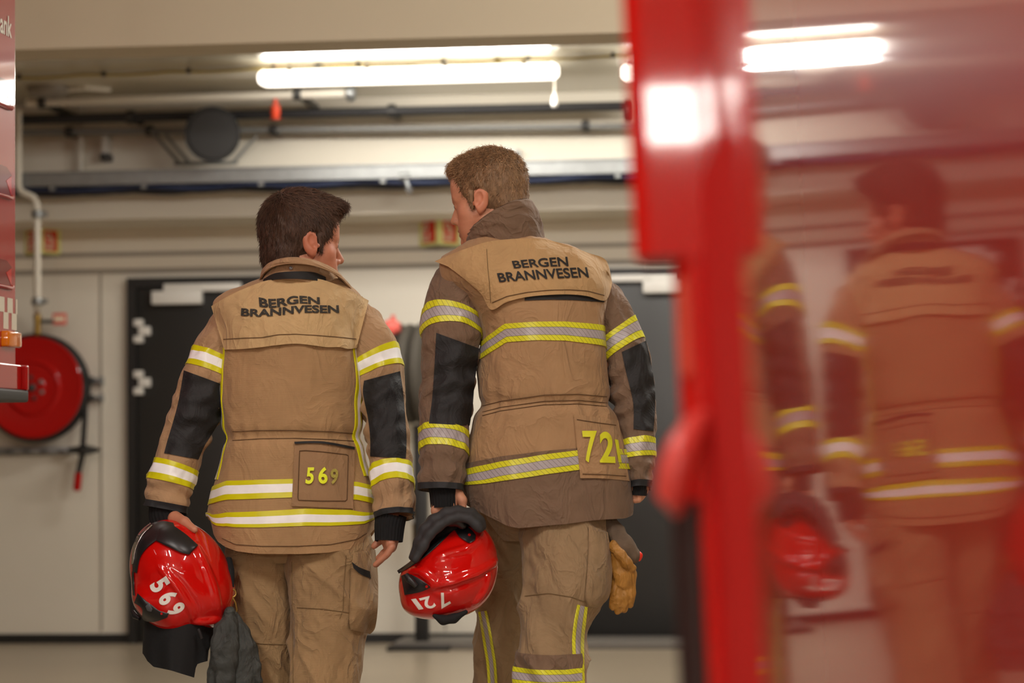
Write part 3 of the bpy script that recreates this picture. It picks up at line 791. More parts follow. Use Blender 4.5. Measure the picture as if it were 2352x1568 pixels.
class Loft:
    """rings along stations (px, py, depth, half width px, half depth m); horizontal rings or rings square to the axis"""
    def __init__(s, st, flat=False, exp=2.0, disp=None, hem=None):
        s.hem = hem; s.n = len(st); s.flat = flat; s.exp = exp; s.disp = disp
        K = []
        for (x, y, Y, w, d) in st:
            p = pix(x, y, Y); K.append([*p, w * Y / F, d])
        s.K = np.array(K)
    def base(s, T, A):
        """T, A arrays of the same shape -> points and outward normals (before folds)"""
        T = np.asarray(T, float); A = np.asarray(A, float)
        def ev(T, A):
            c = cubic(T, s.K)
            ca, sa = np.cos(A), np.sin(A); e = 2.0 / s.exp
            u = np.sign(ca) * np.abs(ca) ** e * c[..., 3]; v = np.sign(sa) * np.abs(sa) ** e * c[..., 4]
            if s.flat:
                U = np.zeros(c.shape[:-1] + (3,)); U[..., 0] = 1; V = np.zeros_like(U); V[..., 1] = 1
            else:
                d = .05; t = cubic(T + d, s.K)[..., :3] - cubic(T - d, s.K)[..., :3]
                t /= np.linalg.norm(t, axis=-1, keepdims=True) + 1e-12
                V = np.zeros_like(t); V[..., 1] = 1
                U = np.cross(V, t); U /= np.linalg.norm(U, axis=-1, keepdims=True)     # points right when t points down
                U = np.where(U[..., :1] < 0, -U, U)
                V = np.cross(t, U); V = np.where(V[..., 1:2] < 0, -V, V)
            return c[..., :3] + U * u[..., None] + V * v[..., None], c[..., :3]
        P, c = ev(T, A)
        e = .02
        dt = ev(np.minimum(T + e, s.n - 1), A)[0] - ev(np.maximum(T - e, 0), A)[0]
        da = ev(T, A + e)[0] - ev(T, A - e)[0]
        N = np.cross(da, dt); l = np.linalg.norm(N, axis=-1, keepdims=True); N = N / (l + 1e-12)
        flip = (np.sum(N * (P - c), -1) < 0)[..., None]
        return P, np.where(flip, -N, N)
    def at(s, T, A, off=0.0):
        P, N = s.base(T, A)
        d = s.disp(T, A, P) if s.disp else 0.0
        Q = P + N * (np.asarray(d) + off)[..., None]
        if s.hem is not None:        # bottom edge follows a cut line instead of a level ring: (start height y, [(x, y)...], depth)
            ys, pl, Y = s.hem; pl = np.array(pl, float)
            z_s = pix(IW / 2, ys, Y)[2]; z_e = s.K[-1, 2]
            zh = np.array([pix(a, b, Y)[2] for a, b in pl]); xh = np.array([pix(a, b, Y)[0] for a, b in pl])
            f = np.clip((z_s - P[..., 2]) / (z_s - z_e), 0, 1)
            tgt = np.interp(P[..., 0], xh, zh)
            Q[..., 2] += f * (tgt - z_e)
        return Q, N
    def mesh(s, nt, na, caps=(True, True), inset=.02):
        T, A = np.meshgrid(np.linspace(0, s.n - 1, nt), np.arange(na) * 2 * PI / na, indexing='ij')
        P, N = s.at(T, A); V = P.reshape(-1, 3); Fs = []
        i, k = np.meshgrid(np.arange(nt - 1), np.arange(na), indexing='ij'); k2 = (k + 1) % na
        Fs = np.stack([i * na + k, i * na + k2, (i + 1) * na + k2, (i + 1) * na + k], -1).reshape(-1, 4).tolist()
        V = V.tolist()
        for end, do in ((0, caps[0]), (nt - 1, caps[1])):
            if do:
                ring = np.array(V[end * na:(end + 1) * na]); c = ring.mean(0)
                other = np.array(V[(1 if end == 0 else nt - 2) * na:][:na]).mean(0); ax = other - c; ax /= np.linalg.norm(ax) + 1e-9
                # rim folds inwards, then closes: reads as an open cuff or hem
                n0 = len(V); V += (c + (ring - c) * .94 + ax * .004).tolist(); V += (c + (ring - c) * .9 + ax * inset).tolist(); V.append((c + ax * inset).tolist())
                for kk in range(na):
                    k3 = (kk + 1) % na
                    Fs.append([end * na + kk, end * na + k3, n0 + k3, n0 + kk]); Fs.append([n0 + kk, n0 + k3, n0 + na + k3, n0 + na + kk])
                    Fs.append([n0 + na + kk, n0 + na + k3, n0 + 2 * na])
        return np.array(V), Fs
def join(*ms):
    V = []; Fs = []
    for v, f in ms:
        n = len(V); V += np.asarray(v).tolist(); Fs += [[i + n for i in q] for q in f]
    return np.array(V), Fs
def fixn(o):
    bm = bmesh.new(); bm.from_mesh(o.data); bmesh.ops.recalc_face_normals(bm, faces=bm.faces); bm.to_mesh(o.data); bm.free(); return o
def sheet(G, N, thick, name, m, parent, uv=None, closed=False, angle=50):
    """grid of points (n,m,3) lifted off a surface: outer face plus a rim going back down by thick"""
    n, k = G.shape[:2]; V = G.reshape(-1, 3); Fs = []
    i, j = np.meshgrid(np.arange(n - 1), np.arange(k - 1), indexing='ij')
    Fs = np.stack([i * k + j, (i + 1) * k + j, (i + 1) * k + j + 1, i * k + j + 1], -1).reshape(-1, 4).tolist()
    V = V.tolist(); U = None if uv is None else uv.reshape(-1, 2).tolist()
    def rim(idx):
        n0 = len(V)
        for (a, b) in idx:
            V.append((G[a, b] - N[a, b] * thick).tolist())
            if U is not None: U.append(uv[a, b].tolist())
        for q in range(len(idx) - 1):
            a, b = idx[q]; c, d = idx[q + 1]
            Fs.append([a * k + b, c * k + d, n0 + q + 1, n0 + q])
    if closed:
        rim([(a, 0) for a in range(n)]); rim([(a, k - 1) for a in range(n)])
    else:
        rim([(a, 0) for a in range(n)] + [(n - 1, b) for b in range(1, k)] + [(a, k - 1) for a in range(n - 2, -1, -1)] + [(0, b) for b in range(k - 2, -1, -1)])
    o = mesh_obj(name, V, Fs, m, parent, uv=None if U is None else np.array(U), angle=angle)
    return fixn(o)
def band(L, t0, t1, a0, a1, off, thick, name, m, parent, na=96, nt=7, tilt=(0, 0), upright=False):
    """strip round a loft between stations t0..t1 and angles a0..a1; tilt=(cos, sin) shifts it along the axis"""
    A = np.linspace(a0, a1, na)
    sh = tilt[0] * np.cos(A) + tilt[1] * np.sin(A)
    f0 = t0(A) if callable(t0) else np.full(na, float(t0)); f1 = t1(A) if callable(t1) else np.full(na, float(t1))
    w = np.linspace(0, 1, nt)
    T = (f0 + sh)[:, None] * (1 - w) + (f1 + sh)[:, None] * w; AA = np.repeat(A[:, None], nt, 1)
    G, N = L.at(T, AA, off)
    s = np.concatenate([[0], np.cumsum(np.linalg.norm(np.diff(G[:, nt // 2], axis=0), axis=1))])
    uv = np.stack([np.repeat(s[:, None], nt, 1), np.repeat(w[None], na, 0)], -1)
    if upright: uv = np.stack([np.repeat((w * np.linalg.norm(np.diff(G[na // 2], axis=0), axis=1).sum())[None], na, 0), np.repeat(np.linspace(0, 1, na)[:, None], nt, 1)], -1)
    closed = abs(abs(a1 - a0) - 2 * PI) < 1e-3
    return sheet(G, N, thick, name, m, parent, uv, closed)
def tz(L, ys, Y):               # station parameter whose ring lies at picture height y (flat lofts)
    T = np.linspace(0, L.n - 1, 600); z = cubic(T, L.K)[:, 2]
    zz = np.array([pix(1176, y, Y)[2] for y in np.atleast_1d(ys)])
    return np.interp(-zz, -z, T)
def tree(V, Fs): return BVHTree.FromPolygons([Vector(v) for v in V], [tuple(f) for f in Fs])
def hit(bv, px, py, Yref, back=False):
    d = ray(px, py); d = d / np.linalg.norm(d)
    h = bv.ray_cast(Vector(CO), Vector(d))
    if h[0] is not None: return np.array(h[0]), np.array(h[1]), True
    q = pix(px, py, Yref); h = bv.find_nearest(Vector(q))
    return np.array([q[0], h[0][1], q[2]]) * .5 + np.array(h[0]) * .5, np.array(h[1]), False
def poly_at(pl, f):
    pl = np.asarray(pl, float); s = np.concatenate([[0], np.cumsum(np.linalg.norm(np.diff(pl, axis=0), axis=1))]); s /= s[-1]
    return np.stack([np.interp(f, s, pl[:, 0]), np.interp(f, s, pl[:, 1])], -1)
def patch(bv, A, B, name, m, parent, Yref, off=.003, thick=.004, nu=40, nv=20, smooth=0, by_index=False, puff=0.0, uvv=None, ret=False, wob=0):
    """cloth piece laid on a surface: outlines A and B (picture polylines) are joined by straight rungs"""
    fu = np.linspace(0, 1, nu); fv = np.linspace(0, 1, nv)
    if by_index:
        ta = np.linspace(0, len(A) - 1, nu); tb = np.linspace(0, len(B) - 1, nu)
        a = cubic(ta, A); b = cubic(tb, B)
    else: a = poly_at(A, fu); b = poly_at(B, fu)
    PX = a[:, None] * (1 - fv)[None, :, None] + b[:, None] * fv[None, :, None]
    OKM = np.ones((nu, nv), bool); D = np.zeros((nu, nv)); Nn = np.zeros((nu, nv, 3)); Rr = np.zeros((nu, nv, 3))
    for i in range(nu):
        for j in range(nv):
            p, n, ok = hit(bv, PX[i, j, 0], PX[i, j, 1], Yref)
            d = ray(PX[i, j, 0], PX[i, j, 1]); Rr[i, j] = d / np.linalg.norm(d)
            D[i, j] = np.linalg.norm(p - CO); Nn[i, j] = n if n @ Rr[i, j] < 0 else -n
            OKM[i, j] = ok
    if not OKM.all() and OKM.any():      # past the silhouette: carry the cloth on from its last supported points
        known = OKM.copy()
        while not known.all():
            Kp = np.pad(known, 1); Dp = np.pad(np.where(known, D, 0), 1); cnt = np.zeros_like(D); acc = np.zeros_like(D)
            for dx in (0, 1, 2):
                for dy in (0, 1, 2):
                    k_ = Kp[dx:dx + nu, dy:dy + nv]; cnt += k_; acc += np.where(k_, Dp[dx:dx + nu, dy:dy + nv], 0)
            new = (~known) & (cnt > 0); D[new] = acc[new] / cnt[new] + .002; known |= new
    D0 = D.copy()
    for _ in range(smooth):
        E = np.pad(D, 1, mode='edge'); S = (E[:-2, 1:-1] + E[2:, 1:-1] + E[1:-1, :-2] + E[1:-1, 2:]) / 4
        D = np.minimum(S, D0)
    if smooth:
        for _ in range(4):
            E = np.pad(Nn, ((1, 1), (1, 1), (0, 0)), mode='edge'); Nn = (E[:-2, 1:-1] + E[2:, 1:-1] + E[1:-1, :-2] + E[1:-1, 2:]) / 4
        Nn /= np.linalg.norm(Nn, axis=-1, keepdims=True)
    pf = puff * np.sin(PI * fu)[:, None] ** .5 * np.sin(PI * fv)[None] ** .5
    G = CO + Rr * D[..., None] - Rr * (off + pf)[..., None]
    if wob:
        G = G - Rr * (wob * fbm(np.stack([PX[..., 0] / 22, PX[..., 1] / 38, PX[..., 0] * 0], -1), 5))[..., None]
    uv = np.stack([np.repeat(np.linspace(0, 1, nu)[:, None] * np.linalg.norm(np.diff(G[:, nv // 2], axis=0), axis=1).sum(), nv, 1), np.repeat(fv[None], nu, 0)], -1)
    o = sheet(G, -Rr, thick + off, name, m, parent, uv)
    return (o, G, -Rr) if ret else o
def ink(bv, text, quad, name, m, parent, Yref, off=.0035, sag=0.0, bold=.03, wave=0, thick=.0008, sub=0):
    """lettering printed on a surface: quad = picture corners top-left, top-right, bottom-right, bottom-left"""
    V, Fs = flat_text(text, 1.0, bold)
    bm = bmesh.new(); vs = [bm.verts.new(v) for v in V]; bm.verts.index_update()
    for f in Fs:
        try: bm.faces.new([vs[i] for i in f])
        except ValueError: pass
    for _ in range(3):          # fine enough to follow the curve of the surface
        long = [e for e in bm.edges if e.calc_length() > .11]
        if not long: break
        bmesh.ops.subdivide_edges(bm, edges=long, cuts=1); bmesh.ops.triangulate(bm, faces=[f for f in bm.faces if len(f.verts) > 3])
    bm.verts.index_update(); V = np.array([v.co[:] for v in bm.verts]); Fs = [[v.index for v in f.verts] for f in bm.faces]; bm.free()
    wd, ht = V[:, 0].max(), V[:, 1].max()
    q = np.array(quad, float); out = []
    for v in V:
        u, w_ = v[0] / wd, v[1] / ht
        top = q[0] * (1 - u) + q[1] * u; bot = q[3] * (1 - u) + q[2] * u
        p = bot * (1 - w_) + top * w_
        p[1] += sag * 4 * u * (1 - u) + wave * math.sin(u * 7.5)
        P, n, ok = hit(bv, p[0], p[1], Yref); d = ray(*p); d /= np.linalg.norm(d)
        out.append(P - d * off)
    return fixn(mesh_obj(name, out, Fs, m, parent, smooth=True, angle=None))

# ---- implicit bodies: smooth unions of simple fields, skinned with surface nets
class Field:
    def __init__(s, lo, hi, h):
        s.h = h; s.lo = np.asarray(lo, float); s.n = np.ceil((np.asarray(hi) - s.lo) / h).astype(int) + 1
        s.f = np.full(tuple(s.n), .06, dtype=np.float32)
    def _blk(s, lo, hi, pad):
        a = np.clip(np.floor((np.asarray(lo) - pad - s.lo) / s.h).astype(int), 0, s.n - 1)
        b = np.clip(np.ceil((np.asarray(hi) + pad - s.lo) / s.h).astype(int) + 1, 1, s.n)
        sl = tuple(slice(int(x), int(y)) for x, y in zip(a, b))
        g = np.meshgrid(*[s.lo[i] + s.h * np.arange(a[i], b[i]) for i in range(3)], indexing='ij')
        return sl, np.stack(g, -1)
    def _mix(s, sl, d, k, op):
        f = s.f[sl]
        if f.size == 0: return
        if op == 'sub':
            d = -d; h = np.clip(.5 - .5 * (f - d) / max(k, 1e-6), 0, 1) if k else None
            s.f[sl] = (f * (1 - h) + d * h + k * h * (1 - h)) if k else np.maximum(f, d)
        else:
            if k:
                h = np.clip(.5 + .5 * (d - f) / k, 0, 1); s.f[sl] = d * (1 - h) + f * h - k * h * (1 - h)
            else: s.f[sl] = np.minimum(f, d)
    def ell(s, c, r, Rm=None, k=.01, op='add'):
        c = np.asarray(c, float); r = np.asarray(r, float); e = r.max()
        sl, P = s._blk(c - e, c + e, k + 3 * s.h + .01)
        if P.size == 0: return s
        q = P - c
        if Rm is not None: q = q @ np.asarray(Rm)         # columns of Rm are the local axes
        k0 = np.linalg.norm(q / r, axis=-1); k1 = np.linalg.norm(q / (r * r), axis=-1) + 1e-9
        s._mix(sl, k0 * (k0 - 1) / k1, k, op); return s
    def cap(s, a, b, ra, rb, k=.01, op='add'):
        a = np.asarray(a, float); b = np.asarray(b, float); e = max(ra, rb)
        sl, P = s._blk(np.minimum(a, b) - e, np.maximum(a, b) + e, k + 3 * s.h + .01)
        if P.size == 0: return s
        ab = b - a; t = np.clip(((P - a) @ ab) / (ab @ ab + 1e-12), 0, 1)
        d = np.linalg.norm(P - a - t[..., None] * ab, axis=-1) - (ra + (rb - ra) * t)
        s._mix(sl, d, k, op); return s
    def chain(s, pts, rs, k=.01, op='add'):
        for i in range(len(pts) - 1): s.cap(pts[i], pts[i + 1], rs[i], rs[i + 1], k, op)
        return s
    def half(s, p, n, k=0.0):     # cut away everything on the side n points to
        g = np.meshgrid(*[s.lo[i] + s.h * np.arange(s.n[i]) for i in range(3)], indexing='ij')
        d = sum((g[i] - p[i]) * n[i] for i in range(3)); s._mix((slice(None),) * 3, -d, k, 'sub'); return s
    def mesh(s):
        f = s.f; ins = f < 0
        c = np.zeros(tuple(s.n - 1), dtype=np.int8)
        for dx in (0, 1):
            for dy in (0, 1):
                for dz in (0, 1):
                    c += ins[dx:s.n[0] - 1 + dx, dy:s.n[1] - 1 + dy, dz:s.n[2] - 1 + dz]
        act = (c > 0) & (c < 8); idx = np.argwhere(act)
        ids = np.full(act.shape, -1, dtype=np.int64); ids[act] = np.arange(len(idx))
        acc = np.zeros((len(idx), 3)); cnt = np.zeros(len(idx))
        off = [(0, 0, 0), (1, 0, 0), (0, 1, 0), (1, 1, 0), (0, 0, 1), (1, 0, 1), (0, 1, 1), (1, 1, 1)]
        val = [f[idx[:, 0] + o[0], idx[:, 1] + o[1], idx[:, 2] + o[2]] for o in off]
        for i in range(8):
            for j in range(i + 1, 8):
                if sum(abs(off[i][q] - off[j][q]) for q in range(3)) != 1: continue
                m = (val[i] < 0) != (val[j] < 0)
                t = np.where(m, val[i] / (val[i] - val[j] + 1e-20), 0)
                p = np.array(off[i])[None] + t[:, None] * (np.array(off[j]) - np.array(off[i]))[None]
                acc[m] += p[m]; cnt[m] += 1
        V = s.lo + s.h * (idx + acc / cnt[:, None])
        Fs = []
        for ax in range(3):
            o1, o2 = [q for q in range(3) if q != ax]
            a = np.take(ins, range(0, s.n[ax] - 1), axis=ax); b = np.take(ins, range(1, s.n[ax]), axis=ax)
            e = np.argwhere(a != b)
            e = e[(e[:, o1] > 0) & (e[:, o2] > 0) & (e[:, o1] < s.n[o1] - 1) & (e[:, o2] < s.n[o2] - 1)]
            q = []
            for (d1, d2) in ((0, 0), (-1, 0), (-1, -1), (0, -1)):
                g = e.copy(); g[:, o1] += d1; g[:, o2] += d2; q.append(ids[g[:, 0], g[:, 1], g[:, 2]])
            q = np.stack(q, -1); up = ins[e[:, 0], e[:, 1], e[:, 2]]
            if ax == 1: up = ~up
            q[~up] = q[~up][:, ::-1]; Fs.append(q)
        Fs = np.concatenate(Fs); Fs = Fs[(Fs >= 0).all(1)]
        return V, Fs.tolist()
def relax(V, Fs, it=2, lam=.5):
    Fa = np.array(Fs); V = np.array(V)
    for _ in range(it):
        S = np.zeros_like(V); n = np.zeros(len(V))
        for a in range(4):
            for b in ((a + 1) % 4, (a - 1) % 4):
                np.add.at(S, Fa[:, a], V[Fa[:, b]]); np.add.at(n, Fa[:, a], 1)
        V = V + lam * (S / np.maximum(n, 1)[:, None] - V)
    return V
# ================================================================== CLOTH AND SKIN MATERIALS
def stripe_mat(name, yel, sil, edge=.27, hatch=0.0, slope=.5, rough=.35):
    m = bpy.data.materials.new(name); m.use_nodes = True; nt = m.node_tree; N = nt.nodes; L = nt.links; b = N['Principled BSDF']
    b.inputs['Roughness'].default_value = rough
    uv = N.new('ShaderNodeUVMap'); sp = N.new('ShaderNodeSeparateXYZ'); L.new(uv.outputs[0], sp.inputs[0])
    def math_(op, a, bb=None, c=None):
        n = N.new('ShaderNodeMath'); n.operation = op
        for i, v in enumerate((a, bb, c)):
            if v is None: continue
            if isinstance(v, (int, float)): n.inputs[i].default_value = v
            else: L.new(v, n.inputs[i])
        return n.outputs[0]
    dist = math_('ABSOLUTE', math_('SUBTRACT', sp.outputs['Y'], .5))
    isy = math_('GREATER_THAN', dist, .5 - edge)
    nz = N.new('ShaderNodeTexNoise'); nz.inputs['Scale'].default_value = 60
    tc = N.new('ShaderNodeTexCoord'); L.new(tc.outputs['Object'], nz.inputs['Vector'])
    mx = N.new('ShaderNodeMix'); mx.data_type = 'RGBA'; L.new(isy, mx.inputs['Factor'])
    mx.inputs['A'].default_value = (*srgb(sil), 1); mx.inputs['B'].default_value = (*srgb(yel), 1)
    out = mx.outputs['Result']
    if hatch:
        ph = math_('FRACT', math_('MULTIPLY', math_('ADD', sp.outputs['X'], math_('MULTIPLY', sp.outputs['Y'], -slope * .05)), 1 / hatch))
        ln = math_('LESS_THAN', ph, .10)
        ed = math_('LESS_THAN', math_('ABSOLUTE', math_('SUBTRACT', dist, .5 - edge)), .012)
        fac = math_('MAXIMUM', ln, ed)
        m2 = N.new('ShaderNodeMix'); m2.data_type = 'RGBA'; L.new(math_('MULTIPLY', fac, .75), m2.inputs['Factor'])
        L.new(out, m2.inputs['A']); m2.inputs['B'].default_value = (*srgb('4a4632'), 1); out = m2.outputs['Result']
    dm = N.new('ShaderNodeMix'); dm.data_type = 'RGBA'; dm.blend_type = 'MULTIPLY'; dm.inputs['Factor'].default_value = .12
    L.new(out, dm.inputs['A']); L.new(nz.outputs['Fac'], dm.inputs['B']); L.new(dm.outputs['Result'], b.inputs['Base Color'])
    return m
M['stripeA'] = stripe_mat('yellow and bright silver tape', 'dcd612', 'ffffff')
M['stripeB'] = stripe_mat('hatched yellow and grey tape', 'e2e02c', 'b5acaf', .29, .0125, .9)
M['tan'] = mat('tan ripstop', 'ae8a60', .85, var=.10, vscale=6, bump=.35, bscale=160, lines=150, sheen=.1, crumple=0.35)
M['tan_arm'] = mat('tan arm cloth', 'a88662', .85, var=.10, vscale=7, bump=.35, bscale=170, sheen=.1, crumple=0.5)
M['tan_light'] = mat('light tan yoke cloth', 'c2a374', .85, var=.09, vscale=7, bump=.35, bscale=180, sheen=.1, crumple=0.45)
M['tanB'] = mat('tan back cloth', 'a4815b', .85, var=.12, vscale=7, bump=.3, bscale=170, sheen=.1, crumple=0.5)
M['brownB'] = mat('brown sleeve cloth', '735b47', .85, var=.12, vscale=8, bump=.3, bscale=170, sheen=.1, crumple=0.6)
M['yokeB'] = mat('ochre yoke cloth', 'b79465', .85, var=.10, vscale=7, bump=.3, bscale=170, sheen=.1, crumple=0.4)
M['tan_trouser'] = mat('tan trouser cloth', '9d7f58', .88, var=.12, vscale=6, bump=.35, bscale=160, lines=150, sheen=.1, crumple=0.6)
M['khakiB'] = mat('khaki trouser cloth', '907757', .88, var=.12, vscale=6, bump=.35, bscale=160, sheen=.1, crumple=0.6)
M['pad'] = mat('black elbow pad', '181718', .7, bump=.3, bscale=260, crumple=0.25)
M['knit'] = mat('black knit', '0e0e0f', .9, bump=.5, bscale=200, stretch=(1, 1, .2))
M['trim_dark'] = mat('charcoal trim', '232426', .75, bump=.2, bscale=200)
M['thread_tan'] = mat('tan thread', '77603f', .9)
M['thread'] = mat('brown thread', '5a4128', .9)
M['ink'] = mat('black print', '1c1b1a', .75)
M['ink_worn'] = mat('worn black print', '33302a', .8, var=.75, vscale=260)
M['num_yellow'] = mat('bright yellow print', 'e6f01c', .6)
M['num_faded'] = mat('faded yellow print', 'a69a45', .7, var=.2, vscale=200)
M['num_yellowB'] = mat('yellow print', 'd8d820', .6)
M['pocketA'] = mat('brown pocket cloth', '977654', .85, var=.08, vscale=8, bump=.35, bscale=170, crumple=0.25)
def skin_mat(name, col):
    m = mat(name, col, .52, var=.06, vscale=30, bump=.12, bscale=300, vcol='tint')
    b = m.node_tree.nodes['Principled BSDF']; b.inputs['Subsurface Weight'].default_value = .12
    b.inputs['Subsurface Radius'].default_value = (.012, .004, .002); b.inputs['Subsurface Scale'].default_value = .5
    return m
M['skinA'] = skin_mat('skin warm', 'bd7f62'); M['skinB'] = skin_mat('skin fair', 'c98f70')
M['hairA'] = mat('dark brown hair', '4a3324', .7, var=.30, vscale=80, stretch=(1, 1, .3), vcol='tint')
M['hairB'] = mat('dark blond hair', '8f7050', .65, var=.30, vscale=90, stretch=(1, 1, .35), vcol='tint')
M['brow'] = mat('eyebrow hair', '4f3a2a', .7)
M['eye'] = mat('eye white', 'e8e0d8', .2, coat=.5)
M['iris'] = mat('iris', '3c4a52', .2)

# ================================================================== HEADS
def head_frame(c, yaw, pitch=0, roll=0, s=1.0):
    y, p = R(yaw), R(pitch)
    f = np.array([math.sin(y), math.cos(y), 0]); r = np.array([math.cos(y), -math.sin(y), 0]); u = np.array([0, 0, 1.0])
    f2 = f * math.cos(p) - u * math.sin(p); u2 = u * math.cos(p) + f * math.sin(p)
    a = R(roll); r3 = r * math.cos(a) - u2 * math.sin(a); u3 = u2 * math.cos(a) + r * math.sin(a)
    return np.asarray(c), np.stack([r3, f2, u3], 1), s
def add_head(fd, H, smile=0.0):
    c, Rm, s = H
    W = lambda *p: c + Rm @ (np.array(p) * s)
    E = lambda p, r, k=.012, op='add': fd.ell(W(*p), np.array(r) * s, Rm, k * s, op)
    K = lambda p, q, a, b, k=.01, op='add': fd.cap(W(*p), W(*q), a * s, b * s, k * s, op)
    E((0, -.014, .042), (.0755, .094, .084), .0)
    E((0, .038, .010), (.060, .050, .075), .03)
    E((0, .034, -.045), (.055, .050, .070), .03)
    for x in (-1, 1):
        K((x * .055, .000, -.055), (x * .030, .062, -.098), .019, .016, .025)        # jaw
        E((x * .046, .046, -.026), (.021, .024, .022), .02)                           # cheek
        E((x * .032, .056, -.062), (.024, .026, .030), .02)
        K((x * .043, .072, .018), (x * .010, .089, .014), .008, .009, .012)           # brow
        E((x * .035, .094, .000), (.017, .018, .012), .010, 'sub')                    # eye socket
        E((x * .032, .0745, -.001), (.0135, .0130, .0125), .004)                      # lids
    E((0, .066, .050), (.052, .026, .040), .025)                                      # forehead
    K((0, .087, .006), (0, .1085, -.034), .0075, .0105, .010)                          # nose
    for x in (-1, 1): E((x * .0115, .094, -.040), (.0085, .011, .008), .006)
    for x in (-1, 1): E((x * .006, .098, -.0475), (.004, .006, .004), .003, 'sub')    # nostrils
    E((0, .083, -.066), (.028, .014, .024), .012)
    w = .021 + .004 * smile
    for x in (-1, 1):
        K((0, .0975, -.0640), (x * w, .080, -.066 + .004 * smile), .0050, .0028, .006)
        K((0, .0950, -.0745), (x * w, .079, -.068 + .004 * smile), .0058, .0028, .006)
    K((-w, .092, -.0692 + .003 * smile), (0, .1015, -.0692), .0020, .0024, .002, 'sub'); K((0, .1015, -.0692), (w, .092, -.0692 + .003 * smile), .0024, .0020, .002, 'sub')
    E((0, .085, -.098), (.020, .014, .015), .012)                                     # chin
    for x in (-1, 1):                                                                 # ears
        E((x * .070, -.004, -.006), (.011, .014, .024), .006)
        ax = Rm @ np.array([[math.cos(.35), 0, x * .0], [x * -.35, 1, -.18], [0, .18, 1]])
        ax /= np.linalg.norm(ax, axis=0)
        fd.ell(W(x * .0795, -.010, -.004), np.array([.0085, .0185, .0315]) * s, ax, .004 * s)
        fd.ell(W(x * .0805, -.013, .011), np.array([.0072, .0185, .0165]) * s, ax, .005 * s)
        fd.ell(W(x * .0765, -.002, -.028), np.array([.008, .009, .013]) * s, ax, .006 * s)
        fd.ell(W(x * .0885, -.007, .003), np.array([.0062, .0100, .0170]) * s, ax, .004 * s, 'sub')
        fd.ell(W(x * .0885, .000, -.010), np.array([.006, .006, .008]) * s, ax, .003 * s, 'sub')
        fd.ell(W(x * .0800, .011, -.008), np.array([.005, .006, .007]) * s, ax, .004 * s)   # tragus
    return W
def head_tint(V, H, T):
    c, Rm, s = H
    q = ((V - c) @ Rm) / s
    near = np.linalg.norm(q, axis=1) < .2
    lips = near & (np.abs(q[:, 2] + .069) < .0115) & (np.abs(q[:, 0]) < .026) & (q[:, 1] > .078)
    T[lips] *= (.82, .62, .60)
    ear = near & (np.abs(q[:, 0]) > .074) & (np.abs(q[:, 2]) < .045) & (q[:, 1] < .02)
    T[ear] *= (1.02, .84, .80)
    ck = np.exp(-(((np.abs(q[:, 0]) - .048) / .028) ** 2 + ((q[:, 2] + .025) / .03) ** 2 + ((q[:, 1] - .06) / .035) ** 2))
    T *= 1 - ck[:, None] * np.array([0, .12, .12])
    st = near & (q[:, 2] < -.05) & (q[:, 1] > .0) & ~lips
    T[st] *= (.95, .92, .90)
    return T
